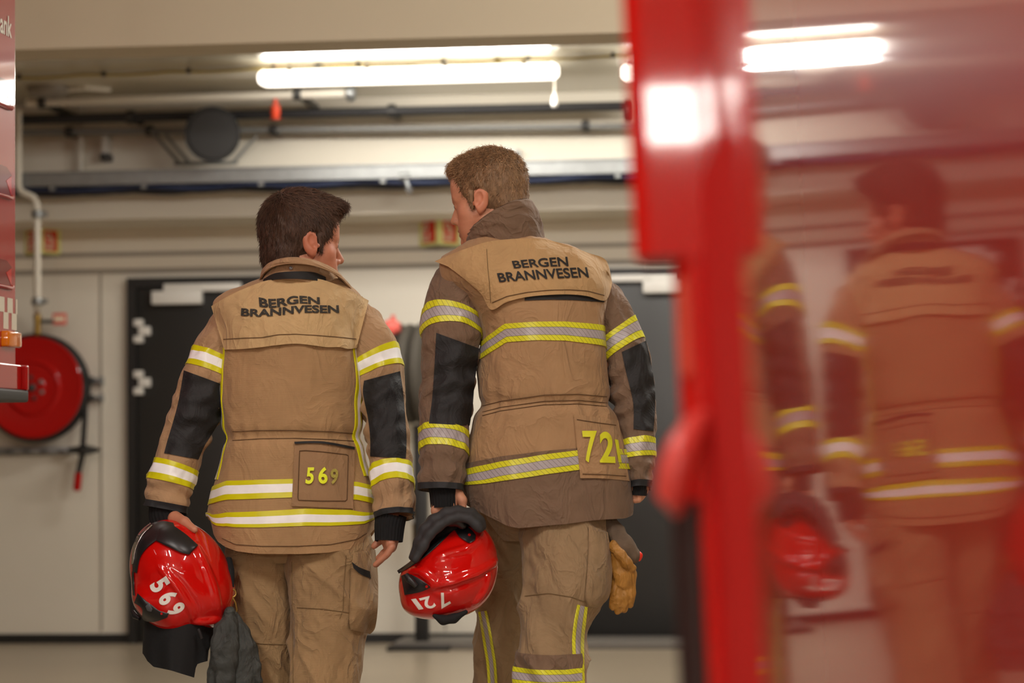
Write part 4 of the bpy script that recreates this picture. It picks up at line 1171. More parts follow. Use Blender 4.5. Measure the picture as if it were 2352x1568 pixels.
def make_hair(H, m, parent, seed, thick, kind):
    c, Rm, s = H
    W = lambda *p: c + Rm @ (np.array(p) * s)
    fd = Field(c - .16 * s, c + .17 * s, .0028)
    E = lambda p, r, k=.01, op='add': fd.ell(W(*p), np.array(r) * s, Rm, k * s, op)
    t = thick
    E((0, -.014, .044), (.0755 + t * .7, .094 + t * .75, .083 + t * 1.15), 0)
    E((0, -.062, -.030), (.055 + t * .5, .040 + t * .5, .062), .02)
    E((0, .030, .085), (.052, .056, .042 + t * .4), .02)
    if kind == 'A': E((.0, .062, .098), (.05, .040, .024), .015); E((.02, .080, .103), (.032, .022, .011), .012)
    else: E((.0, .058, .096), (.048, .036, .022), .015)
    E((0, .118, -.010), (.090, .078, .092), .006, 'sub')             # face and forehead
    for x in (-1, 1):
        E((x * .089, .004, -.010), (.030, .029, .046), .006, 'sub')  # round the ears
        E((x * .092, .050, -.055), (.04, .040, .062), .006, 'sub')
        fd.cap(W(x * .071, .020, .02), W(x * .0695, .021, -.016), .010 * s, .006 * s, .006 * s)  # sideburn
    zc = -.080 if kind == 'A' else -.066
    fd.half(W(0, -.06, zc), Rm @ np.array([0, .25, -.97]), .006)
    V, Fs = fd.mesh(); V = relax(V, Fs, 2)
    me_n = mesh_normals(V, Fs)
    q = ((V - c) @ Rm) / s
    wh = np.array([0.01, -.062, .118])
    d = q - wh; rad = np.linalg.norm(d, axis=1)
    # locks: ridges running away from the whorl
    ang = np.arctan2(d[:, 0], d[:, 1] + 1e-9)
    g = np.stack([ang * 7, rad * 26, q[:, 2] * 9], 1)
    amp = np.clip((q[:, 2] + .08) / .1, .25, 1)
    V = V + me_n * ((.0040 if kind == 'A' else .0030) * s * amp * (fbm(g, seed) + .5 * ridge(g * 2.2, seed + 5)))[:, None]
    # strands
    rs = np.random.RandomState(seed)
    Fa = np.array(Fs); cen = V[Fa].mean(1); fn = me_n[Fa[:, 0]]
    qc = ((cen - c) @ Rm) / s
    outer = (np.sum((cen - c - Rm @ np.array([0, -.01, .03])) * fn, 1) > 0)
    pick = np.where(outer)[0]
    topw = np.clip((qc[pick, 2] - .04) / .06, 0, 1)
    pr = .6 + topw; pr /= pr.sum()
    sel = rs.choice(pick, 17000, p=pr)
    SV = []; SF = []; SC = []
    for f in sel:
        p = cen[f] + rs.normal(0, .0012, 3); n = fn[f]; ql = ((p - c) @ Rm) / s
        dd = Rm @ (ql - wh); dd = dd - n * (dd @ n); dd /= np.linalg.norm(dd) + 1e-9
        if abs(ql[0]) > .06 and abs(ql[1] + .012) < .026 and -.05 < ql[2] < .030: continue
        tp = min(max((ql[2] - .04) / .06, 0), 1); fr = min(max((ql[1] + .0) / .06, 0), 1) * tp
        if kind == 'A':
            Ln = .016 + .010 * tp + .014 * fr * rs.rand(); lift = .18 + .95 * tp * rs.rand() ** 2
            dd = dd + Rm @ np.array([.5 * fr, .4 * fr, -.2 * (1 - tp)]) + rs.normal(0, .22, 3)
        else:
            Ln = .010 + .015 * tp * rs.rand() + .006 * fr; lift = .20 + .8 * tp * rs.rand() ** 1.5
            dd = dd + rs.normal(0, .35 + .25 * tp, 3)
        dd = dd / np.linalg.norm(dd); dirn = dd + n * lift; dirn /= np.linalg.norm(dirn)
        sd = np.cross(dirn, n); sd /= np.linalg.norm(sd) + 1e-9
        Ln *= s; b0 = len(SV); wd = .0009 * s * (.7 + .6 * rs.rand()); cv = rs.normal(0, .25)
        sh = (.65 + .8 * rs.rand()) * (1.12 if tp > .5 else .95); SC += [sh] * 12
        for k in range(4):
            fk = k / 3
            pp = p - n * .001 + dirn * Ln * fk + (-n * (.10 + .35 * tp) + sd * cv) * Ln * fk * fk
            w2 = wd * (1 - .85 * fk)
            SV += [pp + sd * w2, pp - sd * w2 * .5 + n * w2 * .8, pp - sd * w2 * .5 - n * w2 * .8]
        for k in range(3):
            for a in range(3):
                a2 = (a + 1) % 3
                SF.append([b0 + k * 3 + a, b0 + k * 3 + a2, b0 + k * 3 + 3 + a2, b0 + k * 3 + 3 + a])
    VV, FF = join((V, Fs), (SV, SF))
    o = mesh_obj('hair', VV, FF, m, parent, angle=80)
    col = np.concatenate([np.full(len(V), .85), np.array(SC)]); ca = o.data.color_attributes.new('tint', 'FLOAT_COLOR', 'POINT')
    ca.data.foreach_set('color', np.stack([col, col, col, np.ones_like(col)], 1).ravel())
    return o
def mesh_normals(V, Fs):
    Fa = np.array(Fs); n = np.cross(V[Fa[:, 2]] - V[Fa[:, 0]], V[Fa[:, 3]] - V[Fa[:, 1]])
    N = np.zeros_like(V)
    for a in range(4): np.add.at(N, Fa[:, a], n)
    return N / (np.linalg.norm(N, axis=1, keepdims=True) + 1e-12)
def eyes(H, parent, brow_m):
    c, Rm, s = H
    W = lambda *p: c + Rm @ (np.array(p) * s)
    for x in (-1, 1):
        e = MB().lathe(W(x * .032, .078, -.001), Rm @ np.array([0, 1.0, 0]), [(-.010 * s, .004 * s), (-.006 * s, .0085 * s), (0, .0105 * s), (.005 * s, .0085 * s), (.0085 * s, .004 * s), (.0095 * s, .0005)], 20).build('eye', M['eye'], parent)
        MB().lathe(W(x * .032, .0862, -.001), Rm @ np.array([0, 1.0, 0]), [(0, .0045 * s), (.0012 * s, .0042 * s), (.0016 * s, .001)], 16).build('iris', M['iris'], e)
        pts = [W(x * .049, .069, .0205), W(x * .042, .0795, .0250), W(x * .028, .0905, .0245), W(x * .014, .0955, .0190)]
        MB().tube(pts, [.0008 * s, .0022 * s, .0026 * s, .0014 * s], 8).build('eyebrow', M['brow'], parent)
def make_body(name, H, smile, J, hands, m, label, base):
    P = J
    allp = [np.asarray(v) for v in P.values()] + [H[0]]
    lo = np.min(allp, 0) - (.16, .20, .05); hi = np.max(allp, 0) + (.16, .20, .17); lo[2] = .012
    fd = Field(lo, hi, .0034)
    fd.ell(P['chest'], (.140, .090, .17), k=0); fd.ell(P['belly'], (.115, .08, .20), k=.05); fd.ell(P['pelvis'], (.120, .080, .10), k=.04)
    fd.cap(P['neck'], H[0] + H[1] @ np.array([0, -.018, -.045]), .062, .056, .02)
    fd.cap(P['neck'], P['chest'] + (0, 0, .08), .065, .09, .05)
    for sd in 'LR':
        fd.cap(P['chest'] + (0, 0, .07), P['shoulder' + sd], .07, .052, .04)
        fd.chain([P['shoulder' + sd], P['elbow' + sd], P['wrist' + sd]], [.048, .038, .026], .02)
        fd.chain([P['hip' + sd], P['knee' + sd], P['ankle' + sd]], [.056, .042, .034], .02)
        fd.cap(P['ankle' + sd], P['toe' + sd], .034, .028, .02)
    for (pts, rs, k) in hands: fd.chain(pts, rs, k)
    add_head(fd, H, smile)
    V, Fs = fd.mesh(); V = relax(V, Fs, 2, .5)
    T = head_tint(V, H, np.ones((len(V), 3)))
    o = mesh_obj(name, V, Fs, m, None, base=base, angle=None)
    ca = o.data.color_attributes.new('tint', 'FLOAT_COLOR', 'POINT')
    ca.data.foreach_set('color', np.concatenate([T, np.ones((len(T), 1))], 1).ravel())
    tag(o, label, 'person')
    return o
def px3(*rows): return [pix(*r) for r in rows]

# folds
def sleeve_folds(seed, amp=1.0, elbow=4.2, n=8):
    def f(T, A, P):
        g = np.stack([np.cos(A) * 1.6 + seed, np.sin(A) * 1.6, T * .9], -1)
        d = .0060 * fbm(g * 1.3, seed)
        e = np.exp(-((T - elbow) / 1.3) ** 2)
        w = np.clip(.5 - .5 * np.cos(A - (PI if seed % 2 else 0)), 0, 1)          # folds gather on the inner side
        d = d + e * .0055 * np.sin(T * 8.5 + 2.0 * np.cos(A) + 1.5 * vnoise(g * 1.3, seed + 3)) * (.3 + w)
        d = d + .0035 * np.exp(-((T - n + .7) / .5) ** 2) * np.sin(T * 11 + 3 * vnoise(g, seed + 9))
        d = d + .0040 * ridge(np.stack([np.cos(A) * 1.5 + T * .8, T * 1.4 - np.sin(A) * .9, np.sin(A) * 1.2 + seed], -1), seed + 2)
        return d * amp
    return f
def torso_folds(seed, zw, amp=1.0):
    def f(T, A, P):
        x, z = P[..., 0], P[..., 2]
        wrap = np.sin(A) * .8
        d = .0060 * fbm(np.stack([x * 6, wrap, z * 2.2], -1), seed)
        d = d + .0060 * ridge(np.stack([x * 9 + z * 2.5, wrap, z * 3.2 - x], -1), seed + 1)
        d = d - .008 * np.exp(-((z - zw) / .018) ** 2) + .0016 * np.sin(x * 150 + 6 * vnoise(np.stack([x * 9, wrap, z * 9], -1), seed + 4)) * np.exp(-((z - zw) / .05) ** 2)
        d = d + .0045 * fbm(np.stack([x * 16, wrap * 2, z * 12], -1), seed + 8)
        return d * amp
    return f
def leg_folds(seed, amp=1.0, knee=None):
    def f(T, A, P):
        x, z = P[..., 0], P[..., 2]
        g = np.stack([np.cos(A) * 1.5 + seed, np.sin(A) * 1.5, z * 5], -1)
        d = .007 * fbm(g, seed)
        g2 = np.stack([np.cos(A) * 1.1 + z * 3, np.sin(A) * 1.1, z * 11 + np.cos(A) * 1.2], -1)
        d = d + .0075 * ridge(g2, seed + 1) + .003 * fbm(g2 * 2.5, seed + 2)
        return d * amp
    return f
# ================================================================== THE TWO FIREFIGHTERS
def zband(L, bv, top, bot, name, m, parent, Y, off=.003, thick=.004, front=None, na=110, nt=7):
    """tape across the back of a flat-ring loft following two picture lines, carried on level round the front"""
    top = np.array(top, float); bot = np.array(bot, float)
    xs0, xs1 = top[0, 0], top[-1, 0]
    def mk(pl):
        def f(A):
            P, _ = L.base(tz(L, pl[:, 1].mean(), Y).repeat(len(A)), A)
            r = (P[:, 0] / P[:, 1]) * F + IW / 2
            y = np.interp(r, pl[:, 0], pl[:, 1]); fy = (pl[0, 1] + pl[-1, 1]) / 2
            bk = np.clip(-np.sin(A) * 4, 0, 1)
            y = y * bk + (y * .5 + fy * .5) * (1 - bk)
            return tz(L, y, Y)
        return f
    if front:
        return band(L, mk(top), mk(bot), 0, 2 * PI, off, thick, name, m, parent, na, nt)
    # only between the end columns of the polyline
    A = np.linspace(PI, 2 * PI, 400); P, _ = L.base(tz(L, top[:, 1].mean(), Y).repeat(400), A); r = (P[:, 0] / P[:, 1]) * F + IW / 2
    a0 = np.interp(xs0, r, A); a1 = np.interp(xs1, r, A)
    return band(L, mk(top), mk(bot), a0, a1, off, thick, name, m, parent, na, nt)
def boot(ank, toe, parent, m):
    fd = Field(np.minimum(ank, toe) - (.1, .1, .1), np.maximum(ank, toe) + (.1, .12, .22), .005)
    a = np.array([ank[0], ank[1], .075]); b = np.array([toe[0], toe[1], .052])
    fd.cap(a, b, .058, .048, .02); fd.cap(a, ank + (0, 0, .16), .062, .068, .02); fd.cap(a - (0, .02, .02), a, .05, .05, .02)
    fd.half((0, 0, .004), (0, 0, -1.0))
    V, Fs = fd.mesh(); return mesh_obj('boot', relax(V, Fs, 2), Fs, m, parent)

# ------------------------------------------------------------------ firefighter on the left (dark hair)
YA = 6.30
HA = head_frame(pix(694, 562, 6.28), 63, 2, 0, 1.0)
JA = dict(neck=pix(684, 655, 6.31), chest=pix(668, 780, 6.31), belly=pix(672, 980, 6.31), pelvis=pix(680, 1170, 6.31),
          shoulderL=pix(545, 745, 6.31), shoulderR=pix(808, 745, 6.31), elbowL=pix(455, 930, 6.28), elbowR=pix(882, 930, 6.27),
          wristL=pix(390, 1165, 6.25), wristR=pix(893, 1210, 6.18), hipL=pix(607, 1230, 6.33), hipR=pix(752, 1230, 6.29),
          kneeL=pix(622, 1570, 6.34), kneeR=pix(745, 1570, 6.22))
def foot(J, sd, x, y, tx, ty):
    J['ankle' + sd] = np.array([x, y, .10]); J['toe' + sd] = np.array([tx, ty, .05])
foot(JA, 'L', -.615, 6.42, -.63, 6.60); foot(JA, 'R', -.50, 6.20, -.49, 6.38)
handsA = []
# right hand, hanging open, fingers curling in
handsA.append((px3((893, 1205, 6.18), (895, 1236, 6.178), (896, 1254, 6.176)), [.022, .022, .018], .010))
handsA.append((px3((896, 1238, 6.155), (898, 1258, 6.150)), [.015, .012], .010))
for i in range(4):
    Y = 6.138 + .020 * i; e = (0, 3, 2, -3)[i]
    handsA.append((px3((900 - 2 * i, 1256 + i, Y), (890 - 3 * i, 1272 + e, Y), (876 - 2 * i, 1284 + e, Y + .003), (861 + 3 * i, 1297 + e - 2 * i, Y + .006)), [.0100, .0088, .0080, .0066], .002))
handsA.append((px3((888, 1226, 6.20), (873, 1240, 6.205), (859, 1254, 6.20)), [.014, .0105, .0085], .006))
# left hand closing over the helmet rim
handsA.append((px3((390, 1172, 6.245), (398, 1192, 6.235), (402, 1202, 6.235)), [.024, .026, .022], .012))
handsA.append((px3((402, 1190, 6.17), (424, 1199, 6.14), (447, 1216, 6.115)), [.019, .0128, .0092], .008))
for i in range(4):
    x = 380 + 9 * i
    handsA.append((px3((x, 1200, 6.25), (x - 1, 1212, 6.275), (x - 1, 1228, 6.285)), [.0100, .0092, .0080], .003))
pA = make_body('person', HA, 1.0, JA, handsA, M['skinA'], 'dark-haired firefighter from behind in light tan jacket numbered 569, glancing right', np.array([-.56, 6.3, 0]))
eyes(HA, pA, M['hairA'])
make_hair(HA, M['hairA'], pA, 11, .014, 'A')
zwA = pix(670, 1002, 6.15)[2]
LTA = Loft([(688, 634, YA, 76, .085), (684, 650, YA, 108, .10), (675, 668, YA, 146, .115), (667, 690, YA, 172, .13), (664, 715, YA, 170, .142), (666, 760, YA, 160, .152),
            (668, 800, YA, 155, .158), (670, 870, YA, 156, .16), (671, 940, YA, 157, .16), (674, 1000, YA, 159, .16), (676, 1060, YA, 168, .163), (678, 1120, YA, 183, .168),
            (677, 1190, YA, 190, .172), (677, 1230, YA, 188, .172), (677, 1268, YA, 184, .170)], True, 2.5, torso_folds(21, zwA, 1.2),
           (1170, [(484, 1196), (492, 1226), (504, 1243), (520, 1254), (548, 1264), (600, 1269), (690, 1269), (760, 1266), (805, 1258), (832, 1244), (852, 1218), (872, 1186)], 6.2))
LLA = Loft([(556, 714, 6.31, 36, .05), (534, 748, 6.31, 48, .066), (503, 802, 6.30, 54, .072), (479, 860, 6.29, 57, .072), (455, 930, 6.28, 56, .068), (432, 990, 6.27, 54, .064),
            (407, 1060, 6.26, 52, .060), (391, 1112, 6.25, 51, .058), (379, 1170, 6.245, 50, .056)], False, 2.1, sleeve_folds(31))
LRA = Loft([(795, 712, 6.31, 45, .05), (824, 748, 6.31, 54, .068), (854, 800, 6.30, 56, .072), (871, 860, 6.29, 54, .068), (881, 930, 6.27, 51, .064), (889, 1000, 6.25, 50, .060),
            (896, 1060, 6.23, 48, .057), (903, 1120, 6.20, 46, .055), (908, 1188, 6.18, 44, .052)], False, 2.1, sleeve_folds(42))
mT = LTA.mesh(230, 200, (False, True), .03); mL = LLA.mesh(150, 96, (False, True)); mR = LRA.mesh(150, 96, (False, True))
bT = tree(*mT); bL = tree(*mL); bR = tree(*mR)
# torso and sleeves are one coat: the cloth of the body, and the sleeves as its own two parts
jA = fixn(mesh_obj('jacket', *mT, M['tan'], pA, angle=80))
sLA = fixn(mesh_obj('sleeve', *mL, M['tan_arm'], jA, angle=80)); sRA = fixn(mesh_obj('sleeve', *mR, M['tan_arm'], jA, angle=80))
bAll = tree(*join(mT, mL, mR))
# tapes
zband(LTA, bT, [(480, 1116), (500, 1108), (522, 1099), (600, 1096), (672, 1095), (740, 1098), (815, 1104), (845, 1112), (872, 1128)],
      [(480, 1156), (500, 1148), (522, 1142), (600, 1139), (672, 1137), (740, 1140), (815, 1145), (845, 1153), (872, 1170)], 'reflective_stripe', M['stripeA'], jA, 6.13, front=True)
zband(LTA, bT, [(480, 1186), (500, 1178), (522, 1171), (600, 1168), (700, 1163), (800, 1168), (866, 1184)],
      [(480, 1220), (500, 1214), (522, 1208), (600, 1206), (700, 1203), (800, 1206), (866, 1216)], 'reflective_stripe', M['stripeA'], jA, 6.13, front=True)
band(LTA, tz(LTA, 772, 6.2)[0], tz(LTA, 1090, 6.2)[0], R(334), R(350), .003, .004, 'reflective_stripe', M['stripeA'], jA, 12, 40, upright=True)
band(LTA, tz(LTA, 790, 6.2)[0], tz(LTA, 1095, 6.2)[0], R(188), R(204), .003, .004, 'reflective_stripe', M['stripeA'], jA, 12, 40, upright=True)
band(LLA, 2.30, 2.98, 0, 2 * PI, .0025, .004, 'reflective_stripe', M['stripeA'], jA, tilt=(0, .05))
band(LLA, 6.12, 6.98, 0, 2 * PI, .0025, .004, 'reflective_stripe', M['stripeA'], jA)
band(LRA, 2.28, 3.02, 0, 2 * PI, .0025, .004, 'reflective_stripe', M['stripeA'], jA, tilt=(-.14, .05))
band(LRA, 6.30, 7.02, 0, 2 * PI, .0025, .004, 'reflective_stripe', M['stripeA'], jA, tilt=(0, .08))
# elbow pads
patch(bL, [(422, 850), (410, 920), (397, 970), (385, 1010), (377, 1040)], [(520, 886), (520, 935), (494, 985), (472, 1020), (456, 1055)], 'elbow_pad', M['pad'], jA, 6.22, .003, .004, 44, 24, 3, True)
patch(bR, [(836, 874), (834, 905), (845, 960), (850, 1005), (850, 1048)], [(919, 852), (926, 900), (931, 960), (934, 1010), (932, 1052)], 'elbow_pad', M['pad'], jA, 6.21, .003, .004, 44, 24, 3, True)
# yoke cape over the shoulders
capeA, GA, NA = patch(bAll, [(485, 703), (520, 682), (560, 663), (605, 646), (640, 640), (690, 638), (735, 641), (775, 654), (810, 670), (847, 690)],
      [(515, 803), (560, 801), (600, 797), (640, 792), (680, 789), (720, 793), (750, 797), (780, 797), (800, 801), (819, 799)], 'yoke_flap', M['tan_light'], jA, 6.18, .012, .010, 90, 46, 12, True, 0, wob=.005, ret=True)
bCape = tree(GA.reshape(-1, 3), [[i * 46 + j, (i + 1) * 46 + j, (i + 1) * 46 + j + 1, i * 46 + j + 1] for i in range(89) for j in range(45)])
def seam(bv, pts, Y, name='seam', w=.8, m=None, parent=None, off=.002):
    pl = poly_at(pts, np.linspace(0, 1, max(8, int(np.linalg.norm(np.diff(np.array(pts), axis=0), axis=1).sum() / 7))))
    P = []
    for a, b in pl:
        h, n, ok = hit(bv, a, b, Y); d = ray(a, b); P.append(h - d / np.linalg.norm(d) * off)
    return MB().tube(P, w / F * Y, 6).build(name, m or M['thread'], parent)
seam(bCape, [(513, 779), (560, 776), (600, 775), (640, 768), (680, 767), (730, 770), (780, 774), (818, 778)], 6.1, parent=jA)
ink(bCape, 'BERGEN', [(594, 682), (734, 679), (735, 695), (596, 704)], 'lettering', M['ink_worn'], jA, 6.1, wave=3.2, sag=2, bold=.035)
ink(bCape, 'BRANNVESEN', [(554, 707), (778, 698), (779, 716), (553, 725)], 'lettering', M['ink_worn'], jA, 6.1, wave=2.6, sag=2, bold=.035)
seam(bT, [(534, 991), (600, 988), (680, 988), (760, 991), (818, 996)], 6.14, parent=jA); seam(bT, [(534, 1011), (600, 1007), (680, 1006), (760, 1009), (820, 1013)], 6.14, parent=jA)
seam(bT, [(510, 1236), (540, 1250), (600, 1254), (680, 1254), (760, 1250), (820, 1238), (842, 1224)], 6.14, parent=jA)
pk, GP, NP = patch(bT, [(677, 1016), (700, 1015), (740, 1016), (780, 1022), (815, 1030)], [(670, 1162), (700, 1163), (740, 1165), (780, 1166), (811, 1168)], 'pocket', M['pocketA'], jA, 6.12, .007, .004, 36, 30, 10, True, .002, wob=.001, ret=True)
bPk = tree(GP.reshape(-1, 3), [[i * 30 + j, (i + 1) * 30 + j, (i + 1) * 30 + j + 1, i * 30 + j + 1] for i in range(35) for j in range(29)])
seam(bPk, [(688, 1035), (700, 1034), (740, 1037), (800, 1044), (797, 1150), (740, 1150), (684, 1148), (688, 1035)], 6.1, parent=jA, w=.9)
patch(bT, [(676, 1014), (740, 1013), (815, 1026)], [(677, 1019), (740, 1018), (815, 1032)], 'pocket_edge', M['ink'], jA, 6.12, .015, .004, 24, 3, 4, True)
o = ink(bPk, '5', [(705, 1073), (723, 1073), (719, 1111), (701, 1111)], 'pocket_number', M['num_yellow'], jA, 6.1, bold=.03, off=.006)
ink(bPk, '6', [(732, 1072), (753, 1072), (752, 1111), (731, 1110)], 'pocket_number', M['num_yellow'], jA, 6.1, bold=.03, off=.006)
ink(bPk, '9', [(760, 1076), (778, 1076), (775, 1112), (758, 1112)], 'pocket_number', M['num_faded'], jA, 6.1, bold=.03, off=.006)
# collar
def collar(st, exp, seed, m, parent, thick_in=.006, na=96, nt=30, folds=.003):
    L = Loft(st, True, exp, lambda T, A, P: folds * fbm(np.stack([np.cos(A) * 2 + seed, np.sin(A) * 2, T * 1.5], -1), seed) + folds * .7 * ridge(np.stack([A * 1.2, T * 2 + A, A * 0 + seed], -1), seed))
    return L
def tilt_ring(px, py, Y, hw, hd, tx, ty):
    return (px, py, Y, hw, hd, tx, ty)
def collar_mesh(rings, m, parent, name, seed, na=120, sub=10, folds=.0025, thick=.007):
    """standing collar from tilted rings: (px, py, depth, half width px, half depth m, rise to the right m, rise to the back m)"""
    K = []
    for (x, y, Y, w, d, tx, ty) in rings: K.append([*pix(x, y, Y), w * Y / F, d, tx, ty])
    K = np.array(K); T = np.linspace(0, len(K) - 1, (len(K) - 1) * sub + 1); c = cubic(T, K); A = np.arange(na) * 2 * PI / na
    def surf(e):
        G = np.zeros((len(T), na, 3))
        for i in range(len(T)):
            ca, sa = np.cos(A), np.sin(A)
            G[i, :, 0] = c[i, 0] + (c[i, 3] + e) * ca; G[i, :, 1] = c[i, 1] + (c[i, 4] + e) * sa
            G[i, :, 2] = c[i, 2] + c[i, 5] * ca - c[i, 6] * sa
            f = folds * (fbm(np.stack([ca * 2 + seed, sa * 2, T[i] * 1.2 + 0 * A], -1), seed) + .8 * ridge(np.stack([ca * 2.4 + T[i] * .7, sa * 2.4 + seed, T[i] * 1.4 + ca], -1), seed + 1))
            G[i, :, 0] += f * ca; G[i, :, 1] += f * sa
        return G
    Go, Gi = surf(0), surf(-thick)
    V = np.concatenate([Go.reshape(-1, 3), Gi.reshape(-1, 3)]); nt = len(T); Fs = []
    for i in range(nt - 1):
        for k in range(na):
            k2 = (k + 1) % na; a = [i * na + k, i * na + k2, (i + 1) * na + k2, (i + 1) * na + k]
            Fs.append(a); Fs.append([q + nt * na for q in a[::-1]])
    for k in range(na):
        k2 = (k + 1) % na; t0 = (nt - 1) * na
        Fs.append([t0 + k, t0 + k2, nt * na + t0 + k2, nt * na + t0 + k]); Fs.append([k2, k, nt * na + k, nt * na + k2])
    return fixn(mesh_obj(name, V, Fs, m, parent, angle=60)), V, Fs
cA, cV, cF = collar_mesh([(688, 664, 6.27, 88, .104, -.010, .016), (690, 654, 6.27, 87, .103, -.010, .024), (694, 646, 6.27, 86, .102, -.010, .036), (697, 640, 6.27, 84, .100, -.010, .040)], M['tan_arm'], jA, 'collar', 51, folds=.0015)
bC = tree(cV, cF)
# the turned-over collar edge
collar_mesh([(704, 664, 6.26, 107, .122, -.014, .056), (703, 655, 6.26, 104, .119, -.013, .053), (699, 645, 6.26, 98, .113, -.011, .050), (698, 642, 6.26, 93, .108, -.011, .049), (698, 644, 6.26, 87, .102, -.011, .048)], M['tan_arm'], jA, 'collar_fold', 53, folds=.002, thick=.005)
patch(bC, [(606, 640), (632, 627), (676, 623), (720, 625), (748, 636)], [(600, 652), (632, 642), (676, 640), (720, 643), (750, 652)], 'collar_band', M['ink'], jA, 6.18, .006, .004, 50, 6, 3, True)
p, n, ok = hit(bC, 669, 616, 6.18); MB().lathe(p - n * .0 + n * (1 if n[1] < 0 else -1) * .004, n * (1 if n[1] < 0 else -1), [(0, .0045), (.002, .0045), (.0025, .003), (.0015, .0025), (.001, .0005)], 16).build('snap_button', M['grey_metal'], jA)
# cuffs
def cuffs(L, parent, knit_st, v0):
    band(L, v0, L.n - 1, 0, 2 * PI, .0015, .004, 'cuff_trim', M['trim_dark'], parent, nt=4)
    k = Loft(knit_st, False, 2.0, lambda T, A, P: .0012 * np.sin(A * 26)); mm = k.mesh(20, 120, (False, True), .01)
    return fixn(mesh_obj('knit_cuff', *mm, M['knit'], parent, angle=60))
cuffs(LLA, jA, [(381, 1158, 6.245, 38, .042), (384, 1178, 6.245, 42, .044), (388, 1196, 6.243, 42, .042)], 7.66)
cuffs(LRA, jA, [(900, 1180, 6.18, 34, .042), (895, 1205, 6.18, 34, .042), (893, 1243, 6.175, 31, .038)], 7.74)
# trousers
LgLA = Loft([(612, 1150, 6.33, 80, .115), (604, 1240, 6.33, 78, .118), (606, 1330, 6.33, 74, .112), (611, 1420, 6.33, 68, .102), (620, 1500, 6.34, 60, .095), (628, 1570, 6.35, 58, .090), (636, 1680, 6.37, 56, .085), (645, 1800, 6.39, 54, .082), (648, 1925, 6.42, 54, .080)], True, 2.2, leg_folds(61, 1.4))
LgRA = Loft([(745, 1150, 6.29, 92, .120), (757, 1240, 6.28, 94, .125), (761, 1330, 6.27, 93, .120), (762, 1420, 6.25, 90, .112), (754, 1495, 6.24, 84, .105), (745, 1570, 6.22, 76, .098), (738, 1680, 6.20, 66, .090), (733, 1800, 6.20, 60, .085), (732, 1945, 6.20, 58, .082)], True, 2.2, leg_folds(73, 1.6))
LpA = Loft([(680, 1120, 6.31, 120, .10), (680, 1180, 6.31, 140, .12), (680, 1235, 6.31, 140, .12), (680, 1290, 6.31, 90, .09)], True, 2.4, None)
mg = join(LgLA.mesh(220, 120, (False, True)), LgRA.mesh(220, 120, (False, True)), LpA.mesh(30, 80, (False, True)))
tA = fixn(mesh_obj('trousers', *mg, M['tan_trouser'], pA, angle=80)); bG = tree(*mg)
patch(bG, [(812, 1268), (806, 1310), (804, 1370), (802, 1425), (806, 1446)], [(862, 1262), (868, 1320), (868, 1390), (862, 1440), (850, 1456)], 'cargo_pocket', M['tan_trouser'], tA, 6.2, .010, .006, 40, 20, 10, True, .012, wob=.004)
patch(bG, [(808, 1290), (825, 1302), (850, 1312)], [(812, 1304), (828, 1318), (852, 1328)], 'pocket_flap_strap', M['ink'], tA, 6.2, .024, .004, 16, 5, 4, True)
seam(bG, [(682, 1395), (740, 1398), (800, 1406), (845, 1420)], 6.18, parent=tA, m=M['thread_tan']); seam(bG, [(670, 1290), (671, 1360), (672, 1440), (673, 1568)], 6.2, parent=tA, m=M['thread_tan'])
seam(bG, [(560, 1470), (600, 1478), (660, 1480)], 6.25, parent=tA, m=M['thread_tan']); seam(bG, [(795, 1275), (790, 1340), (788, 1400), (780, 1420)], 6.2, parent=tA, m=M['thread_tan'])
boot(JA['ankleL'], JA['toeL'], pA, M['black_rubber']); boot(JA['ankleR'], JA['toeR'], pA, M['black_rubber'])

# ------------------------------------------------------------------ firefighter on the right (blond)
YB_ = 6.20
HB = head_frame(pix(1123, 461, 6.19), -68, 9, -3, .965)
JB = dict(neck=pix(1165, 575, 6.22), chest=pix(1225, 720, 6.22), belly=pix(1248, 920, 6.22), pelvis=pix(1262, 1110, 6.22),
          shoulderL=pix(1085, 690, 6.2), shoulderR=pix(1355, 695, 6.23), elbowL=pix(1026, 900, 6.15), elbowR=pix(1452, 900, 6.21),
          wristL=pix(1018, 1130, 6.10), wristR=pix(1466, 1118, 6.16), hipL=pix(1175, 1170, 6.30), hipR=pix(1295, 1170, 6.18),
          kneeL=pix(1160, 1500, 6.42), kneeR=pix(1270, 1500, 6.12))
foot(JB, 'L', -.03, 6.52, -.06, 6.70); foot(JB, 'R', .11, 6.10, .10, 6.28)
handsB = []
handsB.append((px3((1018, 1130, 6.10), (1024, 1158, 6.10), (1028, 1176, 6.11)), [.026, .032, .026], .012))
handsB.append((px3((1008, 1150, 6.09), (1001, 1172, 6.085), (1001, 1190, 6.09)), [.018, .0115, .0095], .006))
handsB.append((px3((1048, 1130, 6.09), (1062, 1148, 6.075), (1064, 1168, 6.075)), [.016, .0115, .0088], .006))
for i in range(4):
    x = 1012 + 11 * i
    handsB.append((px3((x, 1168, 6.12), (x + 1, 1184, 6.14), (x + 2, 1202, 6.145)), [.0105, .0095, .0082], .003))
handsB.append((px3((1466, 1112, 6.165), (1466, 1128, 6.165), (1464, 1138, 6.165)), [.020, .020, .017], .010))
for i in range(4):
    Y = 6.140 + .016 * i
    handsB.append((px3((1469, 1134, Y), (1467, 1147, Y + .003), (1459, 1149 - i, Y + .008), (1455, 1141, Y + .010)), [.0085, .0082, .0076, .0068], .002))
handsB.append((px3((1459, 1124, 6.19), (1453, 1138, 6.185), (1452, 1148, 6.175)), [.011, .009, .0075], .005))
